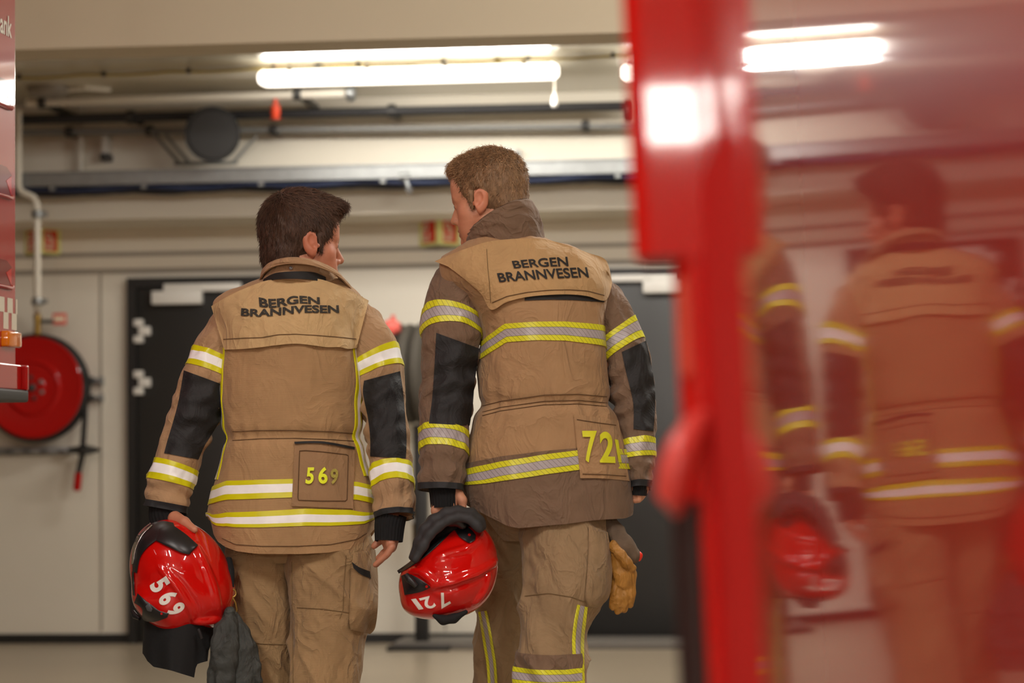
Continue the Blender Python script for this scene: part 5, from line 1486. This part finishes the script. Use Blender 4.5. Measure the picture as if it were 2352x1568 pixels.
pB = make_body('person', HB, 0.2, JB, handsB, M['skinB'], 'blond firefighter from behind in brown-sleeved jacket numbered 72, looking left', np.array([.07, 6.2, 0]))
eyes(HB, pB, M['hairB'])
make_hair(HB, M['hairB'], pB, 23, .011, 'B')
zwB = pix(1250, 925, 6.05)[2]
LTB = Loft([(1160, 548, YB_, 76, .085), (1168, 562, YB_, 108, .10), (1180, 580, YB_, 148, .115), (1190, 605, YB_, 180, .132), (1202, 645, YB_, 186, .145), (1230, 695, YB_, 162, .152),
            (1246, 760, YB_, 144, .156), (1248, 830, YB_, 146, .158), (1249, 900, YB_, 153, .16), (1252, 960, YB_, 166, .163), (1256, 1030, YB_, 181, .167),
            (1259, 1100, YB_, 192, .170), (1259, 1150, YB_, 193, .172), (1259, 1180, YB_, 192, .171), (1259, 1209, YB_, 189, .169)], True, 2.5, torso_folds(81, zwB, 1.3),
           (1100, [(1060, 1148), (1072, 1162), (1110, 1178), (1140, 1192), (1165, 1205), (1190, 1210), (1240, 1206), (1300, 1200), (1380, 1192), (1430, 1189), (1448, 1182), (1456, 1160)], 6.1))
LLB = Loft([(1100, 640, 6.2, 40, .05), (1062, 664, 6.19, 68, .078), (1041, 715, 6.18, 68, .080), (1036, 780, 6.17, 67, .078), (1031, 850, 6.16, 64, .074), (1025, 920, 6.15, 60, .069),
            (1019, 990, 6.13, 56, .064), (1016, 1055, 6.11, 53, .060), (1014, 1126, 6.10, 51, .058)], False, 2.1, sleeve_folds(91))
LRB = Loft([(1345, 668, 6.23, 38, .05), (1383, 702, 6.23, 54, .070), (1415, 760, 6.23, 53, .072), (1439, 830, 6.22, 52, .069), (1452, 900, 6.21, 50, .064), (1460, 960, 6.20, 46, .060),
            (1463, 1020, 6.18, 40, .056), (1466, 1070, 6.17, 34, .052), (1469, 1122, 6.16, 25, .050)], False, 2.1, sleeve_folds(104))
mT = LTB.mesh(230, 200, (False, True), .03); mL = LLB.mesh(150, 96, (False, True)); mR = LRB.mesh(150, 96, (False, True))
bT = tree(*mT); bL = tree(*mL); bR = tree(*mR); bAll = tree(*join(mT, mL, mR))
jB = fixn(mesh_obj('jacket', *mT, M['tanB'], pB, angle=80))
fixn(mesh_obj('sleeve', *mL, M['brownB'], jB, angle=80)); fixn(mesh_obj('sleeve', *mR, M['brownB'], jB, angle=80))
# dark lower panel, then the tapes
zband(LTB, bT, [(1050, 1072), (1075, 1064), (1150, 1048), (1250, 1036), (1327, 1030), (1400, 1030), (1455, 1034)],
      [(1050, 1146), (1075, 1146), (1150, 1147), (1250, 1147), (1327, 1147), (1400, 1147), (1455, 1147)], 'lower_panel', M['brownB'], jB, 6.03, .0035, .004, front=True, nt=24)
band(LTB, tz(LTB, 1146, 6.03)[0], LTB.n - 1, 0, 2 * PI, .0035, .004, 'hem_panel', M['brownB'], jB, 110, 16)
zband(LTB, bT, [(1050, 1086), (1072, 1078), (1150, 1060), (1250, 1044), (1328, 1035), (1400, 1033), (1455, 1036)],
      [(1050, 1134), (1072, 1124), (1150, 1105), (1250, 1090), (1328, 1080), (1400, 1078), (1455, 1082)], 'reflective_stripe', M['stripeB'], jB, 6.03, .0065, .006, front=True)
zband(LTB, bT, [(1095, 785), (1103, 780), (1120, 768), (1165, 742), (1230, 740), (1300, 739), (1388, 745)],
      [(1095, 830), (1103, 823), (1120, 812), (1165, 785), (1230, 782), (1300, 783), (1388, 793)], 'reflective_stripe', M['stripeB'], jB, 6.04, .003, .004, front=True)
band(LLB, 2.22, 2.92, 0, 2 * PI, .0025, .004, 'reflective_stripe', M['stripeB'], jB, tilt=(0, .36))
band(LLB, 6.02, 6.78, 0, 2 * PI, .0025, .004, 'reflective_stripe', M['stripeB'], jB, tilt=(.04, .08))
band(LRB, 2.02, 2.72, 0, 2 * PI, .0025, .004, 'reflective_stripe', M['stripeB'], jB, tilt=(-.22, .05))
band(LRB, 5.86, 6.62, 0, 2 * PI, .0025, .004, 'reflective_stripe', M['stripeB'], jB, tilt=(-.05, -.05))
patch(bL, [(1002, 764), (999, 820), (996, 870), (992, 920), (985, 972)], [(1101, 800), (1096, 840), (1090, 880), (1086, 930), (1079, 977)], 'elbow_pad', M['pad'], jB, 6.1, .003, .004, 44, 24, 3, True)
patch(bR, [(1428, 808), (1437, 850), (1447, 890), (1455, 930), (1455, 985)], [(1484, 782), (1495, 830), (1503, 880), (1505, 930), (1501, 990)], 'elbow_pad', M['pad'], jB, 6.16, .003, .004, 44, 24, 3, True)
patch(bT, [(1205, 676), (1260, 670), (1320, 670), (1388, 682)], [(1205, 690), (1260, 688), (1320, 689), (1388, 694)], 'flap_shade', M['ink'], jB, 6.05, .003, .004, 40, 6, 6, True)  # dark strip drawn for the shade in the gap under the yoke flap
capeB, GB, NB = patch(bAll, [(998, 600), (1035, 584), (1070, 571), (1120, 555), (1170, 549), (1215, 547), (1250, 549), (1300, 562), (1350, 580), (1392, 598), (1406, 648)],
      [(1030, 612), (1072, 645), (1106, 676), (1128, 711), (1165, 693), (1210, 682), (1260, 677), (1310, 676), (1350, 680), (1390, 690), (1404, 662)], 'yoke_flap', M['yokeB'], jB, 6.08, .012, .010, 96, 46, 14, True, 0, wob=.003, ret=True)
bCape = tree(GB.reshape(-1, 3), [[i * 46 + j, (i + 1) * 46 + j, (i + 1) * 46 + j + 1, i * 46 + j + 1] for i in range(95) for j in range(45)])
ink(bCape, 'BERGEN', [(1175, 599), (1303, 589), (1306, 611), (1181, 616)], 'lettering', M['ink'], jB, 6.02, sag=-1, bold=.02)
ink(bCape, 'BRANNVESEN', [(1141, 627), (1348, 613), (1353, 637), (1147, 648)], 'lettering', M['ink'], jB, 6.02, sag=-2, bold=.02)
seam(bCape, [(1130, 695), (1165, 680), (1210, 671), (1260, 666), (1310, 665), (1350, 668), (1388, 678)], 6.02, parent=jB)
seam(bCape, [(1118, 572), (1120, 610), (1124, 650), (1127, 695)], 6.05, parent=jB, m=M['thread_tan'], w=.6)
for dy in (0, 14, 22):
    seam(bT, [(1108, 932 + dy), (1150, 921 + dy), (1250, 907 + dy), (1330, 905 + dy), (1394, 911 + dy)], 6.05, parent=jB)
seam(bT, [(1085, 1165), (1110, 1170), (1150, 1188), (1190, 1196), (1280, 1190), (1380, 1180), (1440, 1170)], 6.05, parent=jB)
pk, GP, NP = patch(bT, [(1318, 951), (1350, 955), (1385, 960), (1420, 965)], [(1333, 1098), (1370, 1098), (1405, 1100), (1446, 1104)], 'pocket', M['tanB'], jB, 6.04, .009, .005, 36, 36, 10, True, .004, wob=.003, ret=True)
bPk = tree(GP.reshape(-1, 3), [[i * 36 + j, (i + 1) * 36 + j, (i + 1) * 36 + j + 1, i * 36 + j + 1] for i in range(35) for j in range(35)])
seam(bPk, [(1325, 963), (1370, 970), (1415, 976)], 6.0, parent=jB, w=.9); seam(bPk, [(1338, 1088), (1380, 1089), (1438, 1093)], 6.0, parent=jB, w=.9)
ink(bPk, '7', [(1337, 989), (1371, 989), (1368, 1062), (1344, 1062)], 'pocket_number', M['num_yellowB'], jB, 6.0, bold=.025, off=.006)
ink(bPk, '2', [(1377, 991), (1408, 991), (1414, 1063), (1378, 1062)], 'pocket_number', M['num_yellowB'], jB, 6.0, bold=.03, off=.006)
ink(bPk, '1', [(1412, 1008), (1420, 1010), (1428, 1062), (1421, 1062)], 'pocket_number', M['num_yellowB'], jB, 6.0, bold=.03)
# high collar
cB, cV, cF = collar_mesh([(1160, 580, 6.20, 92, .105, .0, .0), (1160, 558, 6.20, 92, .105, .006, .004), (1158, 530, 6.19, 88, .104, .020, .016), (1150, 508, 6.185, 78, .100, .040, .020), (1147, 502, 6.185, 72, .096, .042, .020)], M['brownB'], jB, 'collar', 57, folds=.004)
cuffs(LLB, jB, [(1018, 1112, 6.10, 34, .042), (1020, 1132, 6.10, 33, .042), (1021, 1164, 6.10, 31, .040)], 7.72)
cuffs(LRB, jB, [(1468, 1110, 6.165, 20, .040), (1467, 1124, 6.165, 20, .040), (1466, 1137, 6.165, 19, .038)], 7.66)
# trousers
LgLB = Loft([(1180, 1090, 6.30, 84, .11), (1172, 1180, 6.32, 76, .11), (1160, 1260, 6.36, 66, .105), (1154, 1340, 6.39, 62, .10), (1150, 1420, 6.41, 58, .095), (1148, 1500, 6.43, 54, .09), (1146, 1580, 6.45, 52, .086), (1146, 1720, 6.49, 50, .082), (1146, 1905, 6.52, 50, .08)], True, 2.2, leg_folds(111, 1.3))
LgRB = Loft([(1290, 1090, 6.18, 100, .12), (1294, 1180, 6.17, 96, .125), (1300, 1260, 6.15, 96, .122), (1298, 1340, 6.13, 95, .116), (1284, 1405, 6.12, 86, .11), (1272, 1470, 6.11, 80, .105), (1266, 1560, 6.10, 80, .10), (1268, 1680, 6.10, 72, .092), (1272, 1800, 6.10, 64, .085), (1274, 1975, 6.10, 62, .082)], True, 2.2, leg_folds(124, 1.5))
LpB = Loft([(1262, 1060, 6.22, 125, .10), (1258, 1110, 6.22, 140, .12), (1250, 1180, 6.22, 135, .12), (1240, 1240, 6.24, 85, .09)], True, 2.4, None)
mg = join(LgLB.mesh(220, 120, (False, True)), LgRB.mesh(220, 120, (False, True)), LpB.mesh(30, 80, (False, True)))
tB = fixn(mesh_obj('trousers', *mg, M['khakiB'], pB, angle=80)); bG = tree(*mg); bGR = tree(*LgRB.mesh(160, 90)); bGL = tree(*LgLB.mesh(160, 90))
patch(bG, [(1352, 1205), (1352, 1260), (1348, 1320), (1345, 1370), (1352, 1392)], [(1396, 1222), (1404, 1270), (1406, 1320), (1398, 1372), (1372, 1396)], 'cargo_pocket', M['khakiB'], tB, 6.1, .012, .006, 40, 20, 10, True, .014, wob=.004)
seam(bG, [(1354, 1210), (1352, 1280), (1346, 1330), (1345, 1360)], 6.03, parent=tB, m=M['thread_tan']); seam(bG, [(1205, 1368), (1260, 1362), (1310, 1370), (1345, 1382)], 6.0, parent=tB, m=M['thread_tan'])
patch(bGR, [(1326, 1388), (1318, 1430), (1314, 1470), (1316, 1520), (1318, 1590)], [(1350, 1394), (1346, 1430), (1342, 1470), (1342, 1520), (1344, 1590)], 'leg_stripe', M['stripeB'], tB, 6.0, .003, .004, 44, 8, 3, True)
patch(bGL, [(1098, 1405), (1104, 1440), (1112, 1490), (1118, 1530), (1122, 1600)], [(1118, 1402), (1126, 1440), (1134, 1490), (1140, 1530), (1144, 1600)], 'leg_stripe', M['stripeB'], tB, 6.33, .003, .004, 44, 8, 3, True)
zband(LgRB, None, [(1180, 1528), (1200, 1518), (1240, 1514), (1302, 1516), (1350, 1522)], [(1180, 1560), (1200, 1553), (1240, 1548), (1302, 1552), (1350, 1558)], 'leg_stripe', M['stripeB'], tB, 6.0, .003, .004, front=True) if False else None
kneeT = tz(LgRB, [1500, 1533, 1572], 6.0)
band(LgRB, kneeT[1], kneeT[2], R(176), R(316), .006, .006, 'leg_stripe', M['stripeB'], tB, 60, 8, tilt=(-.0, -.06))
band(LgRB, kneeT[0], kneeT[1] + .02, R(176), R(316), .004, .005, 'knee_panel', M['brownB'], tB, 60, 8, tilt=(-.0, -.06))
boot(JB['ankleL'], JB['toeL'], pB, M['black_rubber']); boot(JB['ankleR'], JB['toeR'], pB, M['black_rubber'])
# ================================================================== HELMETS
M['helmet_red'] = mat('glossy red helmet shell', 'c80f0a', .28, coat=1.0, coat_ior=1.5, coat_rough=.03, var=.05, vscale=40)
M['helmet_black'] = mat('satin black helmet trim', '1f1e1f', .36)
M['cloth_black'] = mat('black curtain cloth', '0c0c0d', .85, bump=.3, bscale=120)
M['chrome'] = mat('clear visor rim', 'b9b6ae', .15, metal=.85)
M['white_print'] = mat('white number decal', 'e9e4dc', .45)
M['neoprene'] = mat('dark grey neoprene', '2c2c2e', .7, bump=.2, bscale=200)
def fld_mesh(fd, it=2):
    V, Fs = fd.mesh(); V = relax(V, Fs, it); return V, Fs
def bvgrid(G):
    n, k = G.shape[:2]
    return tree(G.reshape(-1, 3), [[i * k + j, (i + 1) * k + j, (i + 1) * k + j + 1, i * k + j + 1] for i in range(n - 1) for j in range(k - 1)])
def rot_y(a):      # local axes turned in the picture plane
    c, s = math.cos(a), math.sin(a); return np.array([[c, 0, -s], [0, 1, 0], [s, 0, c]]).T

# --- helmet 569
YH = 6.17; S = F / YH
c = pix(416, 1322, YH)
hA = empty('helmet', c - (0, 0, .16))
fd = Field(c - .22, c + .22, .003)
ax = rot_y(R(-31)); ax = np.array([[math.cos(R(31)), 0, -math.sin(R(31))], [0, 1, 0], [math.sin(R(31)), 0, math.cos(R(31))]])
# long axis runs from upper left to lower right
la = np.array([math.sin(R(31)), 0, -math.cos(R(31))]); sa = np.array([math.cos(R(31)), 0, math.sin(R(31))])
AX = np.stack([la, [0, 1, 0], sa], 1)
fd.ell(c, (.152, .124, .121), AX, 0)
fd.ell(pix(392, 1385, YH - .01), (.085, .105, .066), AX, .03)
fd.ell(pix(345, 1375, YH - .02), (.045, .085, .038), AX, .03)
fd.ell(pix(475, 1365, YH), (.065, .10, .07), None, .03)
fd.cap(pix(478, 1400, YH - .05), pix(502, 1420, YH - .03), .020, .010, .02)
surf = lambda f: tree(*f.mesh())
b0 = surf(fd)
def crest(b, pts, r, Y, dip=0.0):
    out = []
    for x, y in poly_at(pts, np.linspace(0, 1, 22)):
        h, n, ok = hit(b, x, y, Y); d = ray(x, y); out.append(h - d / np.linalg.norm(d) * dip)
    return out
def ridge_on(f, b, pts, r, Y, k, op='add', dip=0.0):
    P = crest(b, pts, r, Y, dip); n = len(P)
    f.chain(P, [r * (.25 + .75 * math.sin(PI * i / (n - 1)) ** .6) for i in range(n)], k, op)
ridge_on(fd, b0, [(446, 1250), (470, 1300), (490, 1352), (504, 1418)], .006, YH, .014, dip=-.0055)
ridge_on(fd, b0, [(366, 1302), (405, 1345), (434, 1390), (446, 1424)], .005, YH, .012, dip=-.0045)
ridge_on(fd, b0, [(448, 1426), (475, 1424), (506, 1420)], .006, YH, .012, dip=-.004)
ridge_on(fd, b0, [(388, 1306), (424, 1346), (452, 1392), (460, 1415)], .005, YH, .006, 'sub', dip=.0040)
V, Fs = fld_mesh(fd, 2); bH = tree(V, Fs)
mesh_obj('shell', V, Fs, M['helmet_red'], hA, angle=None)
patch(bH, [(304, 1312), (306, 1270), (320, 1230), (344, 1204), (372, 1196), (398, 1200)], [(314, 1316), (322, 1280), (338, 1257), (358, 1241), (376, 1228), (404, 1216)], 'front_trim', M['helmet_black'], hA, YH, .006, .006, 50, 14, 3, True, .002)
patch(bH, [(366, 1214), (392, 1205), (424, 1224), (455, 1251)], [(358, 1241), (388, 1256), (414, 1268), (434, 1273)], 'side_vent', M['helmet_black'], hA, YH, .008, .006, 44, 18, 3, True, .006)
patch(bH, [(301, 1296), (305, 1256), (320, 1222), (345, 1200)], [(306, 1294), (312, 1260), (327, 1229), (350, 1206)], 'visor_rim', M['chrome'], hA, YH, .013, .006, 40, 6, 2, True)
patch(bH, [(303, 1312), (303, 1340), (305, 1366)], [(307, 1312), (308, 1340), (310, 1368)], 'visor_edge', M['helmet_black'], hA, YH, .006, .005, 20, 4, 2, True)
patch(bH, [(316, 1362), (334, 1378), (350, 1390), (366, 1402), (388, 1408)], [(308, 1384), (326, 1398), (328, 1422), (352, 1428), (384, 1418)], 'visor_pivot', M['helmet_black'], hA, YH, .009, .007, 40, 18, 4, True, .004)
patch(bH, [(334, 1392), (342, 1386), (350, 1398)], [(338, 1402), (344, 1404), (348, 1404)], 'pivot_catch', mat('grey catch', '55565a', .4), hA, YH, .017, .004, 14, 8, 3, True, .002)
p, n, ok = hit(bH, 371, 1409, YH); d = ray(371, 1409)
MB().lathe(p - d / np.linalg.norm(d) * .012, -d, [(0, .0032), (.003, .003), (.0035, .001)], 12).build('screw', M['red_disc'], hA)
MB().tube([pix(304, 1404, YH), pix(310, 1414, YH - .01), pix(321, 1420, YH - .02)], [.006, .008, .005], 12).build('visor_knob', M['helmet_black'], hA)
ink(bH, '5', [(380.4, 1319.9), (392.0, 1339.5), (354.2, 1365.1), (341.4, 1345.5)], 'number', M['white_print'], hA, YH, .0022, bold=.045)
ink(bH, '6', [(399.4, 1350.0), (411.0, 1368.3), (372.6, 1394.0), (360.4, 1375.7)], 'number', M['white_print'], hA, YH, .0022, bold=.045)
ink(bH, '9', [(417.5, 1378.2), (428.5, 1396.5), (390.6, 1419.7), (378.4, 1402.6)], 'number', M['white_print'], hA, YH, .0022, bold=.045)
# neck curtain
def curtain(name, x0, x1, ytop, bot, Y, dep, m, parent, seed):
    nu, nv = 120, 40; A = np.linspace(0, 2 * PI, nu); G = np.zeros((nu, nv, 3)); N = np.zeros((nu, nv, 3))
    bx = np.array([b[0] for b in bot], float); by = np.array([b[1] for b in bot], float)
    for i, a in enumerate(A):
        x = (x0 + x1) / 2 + (x1 - x0) / 2 * math.cos(a)
        yb = np.interp(x, bx, by)
        if math.sin(a) > 0: yb = yb - 20 * math.sin(a)
        for j in range(nv):
            v = j / (nv - 1)
            y = ytop + (yb - ytop) * v
            fo = .010 * v * vnoise(np.array([math.cos(a) * 3 + seed, math.sin(a) * 3, v * 1.2])) + .008 * v * math.sin(5 * a + seed)
            xx = x + (3 * v) * math.sin(a * 3 + v * 2)
            G[i, j] = pix(xx, y, Y + (dep + fo) * math.sin(a)); N[i, j] = (math.cos(a), math.sin(a), 0)
    return sheet(G, N, .005, name, m, parent, closed=True)
curtain('neck_curtain', 330, 489, 1425, [(330, 1500), (338, 1518), (350, 1531), (395, 1540), (430, 1550), (450, 1556), (453, 1526), (462, 1522), (481, 1516), (476, 1500), (489, 1460)], YH + .01, .095, M['cloth_black'], hA, 3)
MB().tube([pix(455, 1444, YH - .092), pix(460, 1456, YH - .093), pix(463, 1466, YH - .092)], .005, 10).build('curtain_clip', M['helmet_black'], hA)
tag(hA, 'red helmet numbered 569 with long black neck curtain in the left firefighter hand', 'helmet')

# --- helmet 721
YK = 6.03
c = pix(1034, 1316, YK)
hB = empty('helmet', c - (0, 0, .13))
fd = Field(c - .20, c + .20, .003)
fd.ell(c, (.114, .115, .110), None, 0)
fd.ell(pix(1078, 1275, YK), (.066, .095, .080), None, .03)
fd.ell(pix(965, 1350, YK), (.052, .085, .060), None, .03)
fd.ell(pix(990, 1385, YK), (.070, .085, .038), None, .02)
# cut the opening along the upper left edge
pA_, pB_ = pix(912, 1312, YK), pix(1042, 1206, YK); dd = pB_ - pA_; nn = np.array([-dd[2], 0, dd[0]]); nn /= np.linalg.norm(nn)
if nn[2] < 0: nn = -nn
fd.half(pA_, nn, .012)
b0 = surf(fd)
ridge_on(fd, b0, [(1140, 1288), (1100, 1314), (1050, 1334), (985, 1346)], .007, YK, .014, dip=-.004)
ridge_on(fd, b0, [(1130, 1310), (1095, 1332), (1040, 1352), (1000, 1358)], .006, YK, .008, 'sub', dip=.0035)
ridge_on(fd, b0, [(1000, 1284), (1030, 1272), (1070, 1262), (1104, 1232)], .005, YK, .012, dip=-.004)
ridge_on(fd, b0, [(940, 1312), (965, 1310), (985, 1325), (1005, 1342)], .005, YK, .012, dip=-.004)
ridge_on(fd, b0, [(1122, 1318), (1112, 1352), (1090, 1384)], .005, YK, .012, dip=-.004)
V, Fs = fld_mesh(fd, 2); bK = tree(V, Fs)
mesh_obj('shell', V, Fs, M['helmet_red'], hB, angle=None)
patch(bK, [(912, 1310), (935, 1294), (965, 1270), (1000, 1240), (1038, 1206)], [(916, 1317), (942, 1302), (974, 1280), (1008, 1250), (1044, 1214)], 'rim_shadow', M['helmet_black'], hB, YK, .004, .005, 50, 6, 2, True)  # black rim band that also paints the shadow inside the opening
patch(bK, [(921, 1322), (936, 1317), (955, 1324), (972, 1334), (988, 1346)], [(929, 1366), (942, 1364), (958, 1361), (972, 1357), (987, 1350)], 'visor_pivot', M['helmet_black'], hB, YK, .006, .006, 36, 18, 4, True, .003)
MB().tube([pix(933, 1320, YK - .105), pix(940, 1330, YK - .112), pix(956, 1346, YK - .112)], [.007, .009, .006], 12).build('pivot_lever', M['helmet_black'], hB)
patch(bK, [(1042, 1214), (1058, 1204), (1078, 1212), (1093, 1228)], [(1054, 1232), (1066, 1240), (1078, 1246), (1091, 1240)], 'side_pivot', M['helmet_black'], hB, YK, .006, .006, 30, 18, 4, True, .003)
for (x, y) in ((980, 1347), (1078, 1228)):
    p, n, ok = hit(bK, x, y, YK); d = ray(x, y)
    MB().lathe(p - d / np.linalg.norm(d) * .009, -d, [(0, .0036), (.002, .0036), (.003, .002), (.002, .001)], 12).build('screw', M['red_disc'], hB)
ink(bK, '7', [(1036, 1385), (1014, 1398), (998, 1366), (1020, 1358)], 'number', M['white_print'], hB, YK, .0022, bold=.02)
ink(bK, '2', [(1004, 1392), (980, 1401), (962, 1374), (986, 1368)], 'number', M['white_print'], hB, YK, .0022, bold=.02)
ink(bK, '1', [(973, 1398), (962, 1400), (944, 1376), (955, 1374)], 'number', M['white_print'], hB, YK, .0022, bold=.02)
# raised visor flap, inner lining and chin band
def slab(name, pts, rs, ys, m, parent, h=.003, it=3, k=.012):
    P = [pix(x, y, YK) for x, y in pts]; lo = np.min(P, 0) - .12; hi = np.max(P, 0) + .12
    f = Field(lo, hi, h)
    for Y in ys: f.chain([pix(x, y, Y) for x, y in pts], rs, k)
    V, Fs = fld_mesh(f, it); return mesh_obj(name, V, Fs, m, parent, angle=None)
flap = [(948, 1279), (962, 1246), (976, 1214), (996, 1194), (1024, 1178), (1052, 1172), (1082, 1179), (1100, 1196), (1106, 1210)]
flap2 = [(954, 1284), (972, 1254), (988, 1226), (1006, 1208), (1030, 1193), (1054, 1187), (1078, 1191), (1094, 1204), (1101, 1214)]
def sheet_slab(name, rows, r, m, parent):
    P = [pix(x, y, Y) for row, Y in rows for x, y in row]; f = Field(np.min(P, 0) - .06, np.max(P, 0) + .06, .003)
    for row, Y in rows: f.chain([pix(x, y, Y) for x, y in row], [r] * len(row), .014)
    V, Fs = fld_mesh(f, 4); N = mesh_normals(V, Fs); V = V + N * (.0025 * fbm(V * 30, 4))[:, None]
    return mesh_obj(name, V, Fs, m, parent, angle=None)
sheet_slab('visor_flap', [(flap2, 5.925), (flap, 5.945), (flap, 5.965), (flap, 5.99), (flap, 6.02), (flap, 6.05), (flap2, 6.07)], .0105, M['neoprene'], hB)
slab('inner_lining', [(962, 1276), (985, 1248), (1010, 1222), (1040, 1206), (1070, 1205)], [.012, .018, .022, .020, .014], (6.0, 6.04, 6.08), M['cloth_black'], hB)
slab('buckle', [(1034, 1200), (1050, 1190), (1062, 1206)], [.010, .015, .010], (5.945, 5.96), M['helmet_black'], hB)
slab('neck_band', [(998, 1414), (1018, 1424), (1042, 1420), (1070, 1405)], [.006, .010, .010, .006], (5.96, 6.0, 6.04, 6.08), M['cloth_black'], hB)
tag(hB, 'red helmet numbered 721 held upside down in the right firefighter hand', 'helmet')

# ================================================================== GLOVES AND CLIPS
M['glove_grey'] = mat('dark grey glove cloth', '3d3f3c', .85, var=.25, vscale=20, bump=.4, bscale=90, crumple=.6)
M['leather'] = mat('tan glove leather', 'a5742f', .6, var=.25, vscale=25, bump=.4, bscale=70, crumple=.6)
M['suede'] = mat('grey brown glove cuff', '5f4f3f', .85, var=.2, vscale=25, bump=.4, bscale=80)
def glove(name, label, group, Y, parts, wr=.004, seed=1, h=.0026):
    root = empty(name, None or pix(*parts[0][1][0]))
    for nm, pts, rs, m, extra in parts:
        P = [pix(*q) for q in pts]; allp = P + [pix(*q) for e in extra for q in e[0]]
        f = Field(np.min(allp, 0) - .07, np.max(allp, 0) + .07, h)
        f.chain(P, rs, .012)
        for e in extra: f.chain([pix(*q) for q in e[0]], e[1], e[2] if len(e) > 2 else .008)
        V, Fs = f.mesh(); V = relax(V, Fs, 2); N = mesh_normals(V, Fs)
        V = V + N * (wr * fbm(V * 32, seed) + wr * .8 * ridge(V * (38, 38, 22), seed + 3))[:, None]
        mesh_obj(nm, V, Fs, m, root, angle=None)
    tag(root, label, 'glove', group); return root
gY = 6.115
glove('glove', 'dark grey glove hanging limp beside the left firefighter thigh, nearest the helmet', None, gY,
      [('glove_body', [(528, 1408, gY), (524, 1440, gY), (518, 1480, gY - .01), (514, 1520, gY - .01)], [.013, .026, .034, .032], M['glove_grey'],
        [([(505, 1500, gY), (494, 1545, gY), (486, 1600, gY)], [.020, .015, .011]), ([(514, 1510, gY - .02), (508, 1560, gY - .025), (503, 1615, gY - .02)], [.019, .015, .011]),
         ([(526, 1510, gY - .02), (526, 1560, gY - .025), (522, 1612, gY - .02)], [.019, .015, .011]), ([(506, 1440, gY), (500, 1470, gY - .02), (498, 1500, gY - .03)], [.012, .012, .010])])], .005, 3)
glove('glove', 'dark grey glove hanging limp across the left firefighter thigh, the one further right', None, gY,
      [('glove_body', [(536, 1410, gY + .03), (548, 1450, gY + .02), (560, 1490, gY + .01), (566, 1520, gY + .01)], [.010, .022, .030, .030], M['glove_grey'],
        [([(572, 1500, gY + .01), (588, 1535, gY + .0), (594, 1560, gY)], [.016, .012, .010]), ([(562, 1520, gY), (568, 1560, gY - .005), (572, 1600, gY)], [.018, .014, .011]),
         ([(552, 1520, gY), (550, 1570, gY - .005), (550, 1610, gY)], [.018, .014, .011])])], .005, 8)
t = empty('glove_clip', pix(534, 1410, 6.15))
st = MB(); pts = [pix(520, 1292, 6.17), pix(530, 1290, 6.165), pix(534, 1318, 6.15), pix(533, 1350, 6.145)]
st.tube([pix(524, 1285, 6.19), pix(528, 1310, 6.16), pix(530, 1348, 6.15)], [.010, .012, .009], 10); st.build('strap', M['cloth_black'], t)
MB().torus(pix(533, 1362, 6.145), np.array([.3, -1, .1]), .010, .0022, 24, 8).build('ring', M['brass'], t)
mb = MB(); q = [(534, 1372), (529, 1388), (532, 1404), (540, 1412), (544, 1400), (541, 1384), (534, 1372)]
mb.tube([pix(x, y, 6.143) for x, y in q], .0024, 8); mb.build('carabiner', M['brass'], t)
tag(t, 'black strap and brass carabiner holding the dark grey gloves', 'clip')
lY = 6.10
glove('glove', 'tan leather work glove with grey cuff hanging behind the right firefighter hip', None, lY,
      [('glove_body', [(1414, 1262, lY), (1422, 1290, lY), (1432, 1320, lY), (1434, 1336, lY)], [.020, .027, .028, .024], M['leather'],
        [([(1413, 1328, lY), (1409, 1362, lY - .01), (1407, 1392, lY)], [.0115, .0105, .0085], .003), ([(1424, 1334, lY), (1422, 1372, lY - .012), (1420, 1404, lY - .002)], [.0115, .0105, .0085], .003),
         ([(1437, 1334, lY), (1437, 1368, lY - .01), (1433, 1400, lY)], [.0115, .0105, .0085], .003), ([(1448, 1328, lY), (1450, 1360, lY - .005), (1447, 1388, lY)], [.0105, .0095, .0075], .003),
         ([(1410, 1252, lY - .02), (1424, 1272, lY - .035), (1440, 1292, lY - .035), (1452, 1304, lY - .025)], [.012, .013, .012, .009], .006)]),
       ('glove_cuff', [(1398, 1190, lY + .02), (1412, 1222, lY + .01), (1432, 1254, lY), (1450, 1276, lY)], [.016, .022, .026, .022], M['suede'],
        [([(1405, 1200, lY + .05), (1412, 1240, lY + .05), (1408, 1290, lY + .05), (1400, 1340, lY + .05)], [.014, .02, .02, .012])]),
       ('pull_tab', [(1464, 1270, lY), (1468, 1276, lY), (1468, 1285, lY)], [.004, .005, .004], M['sign_red'], [])], .003, 5)
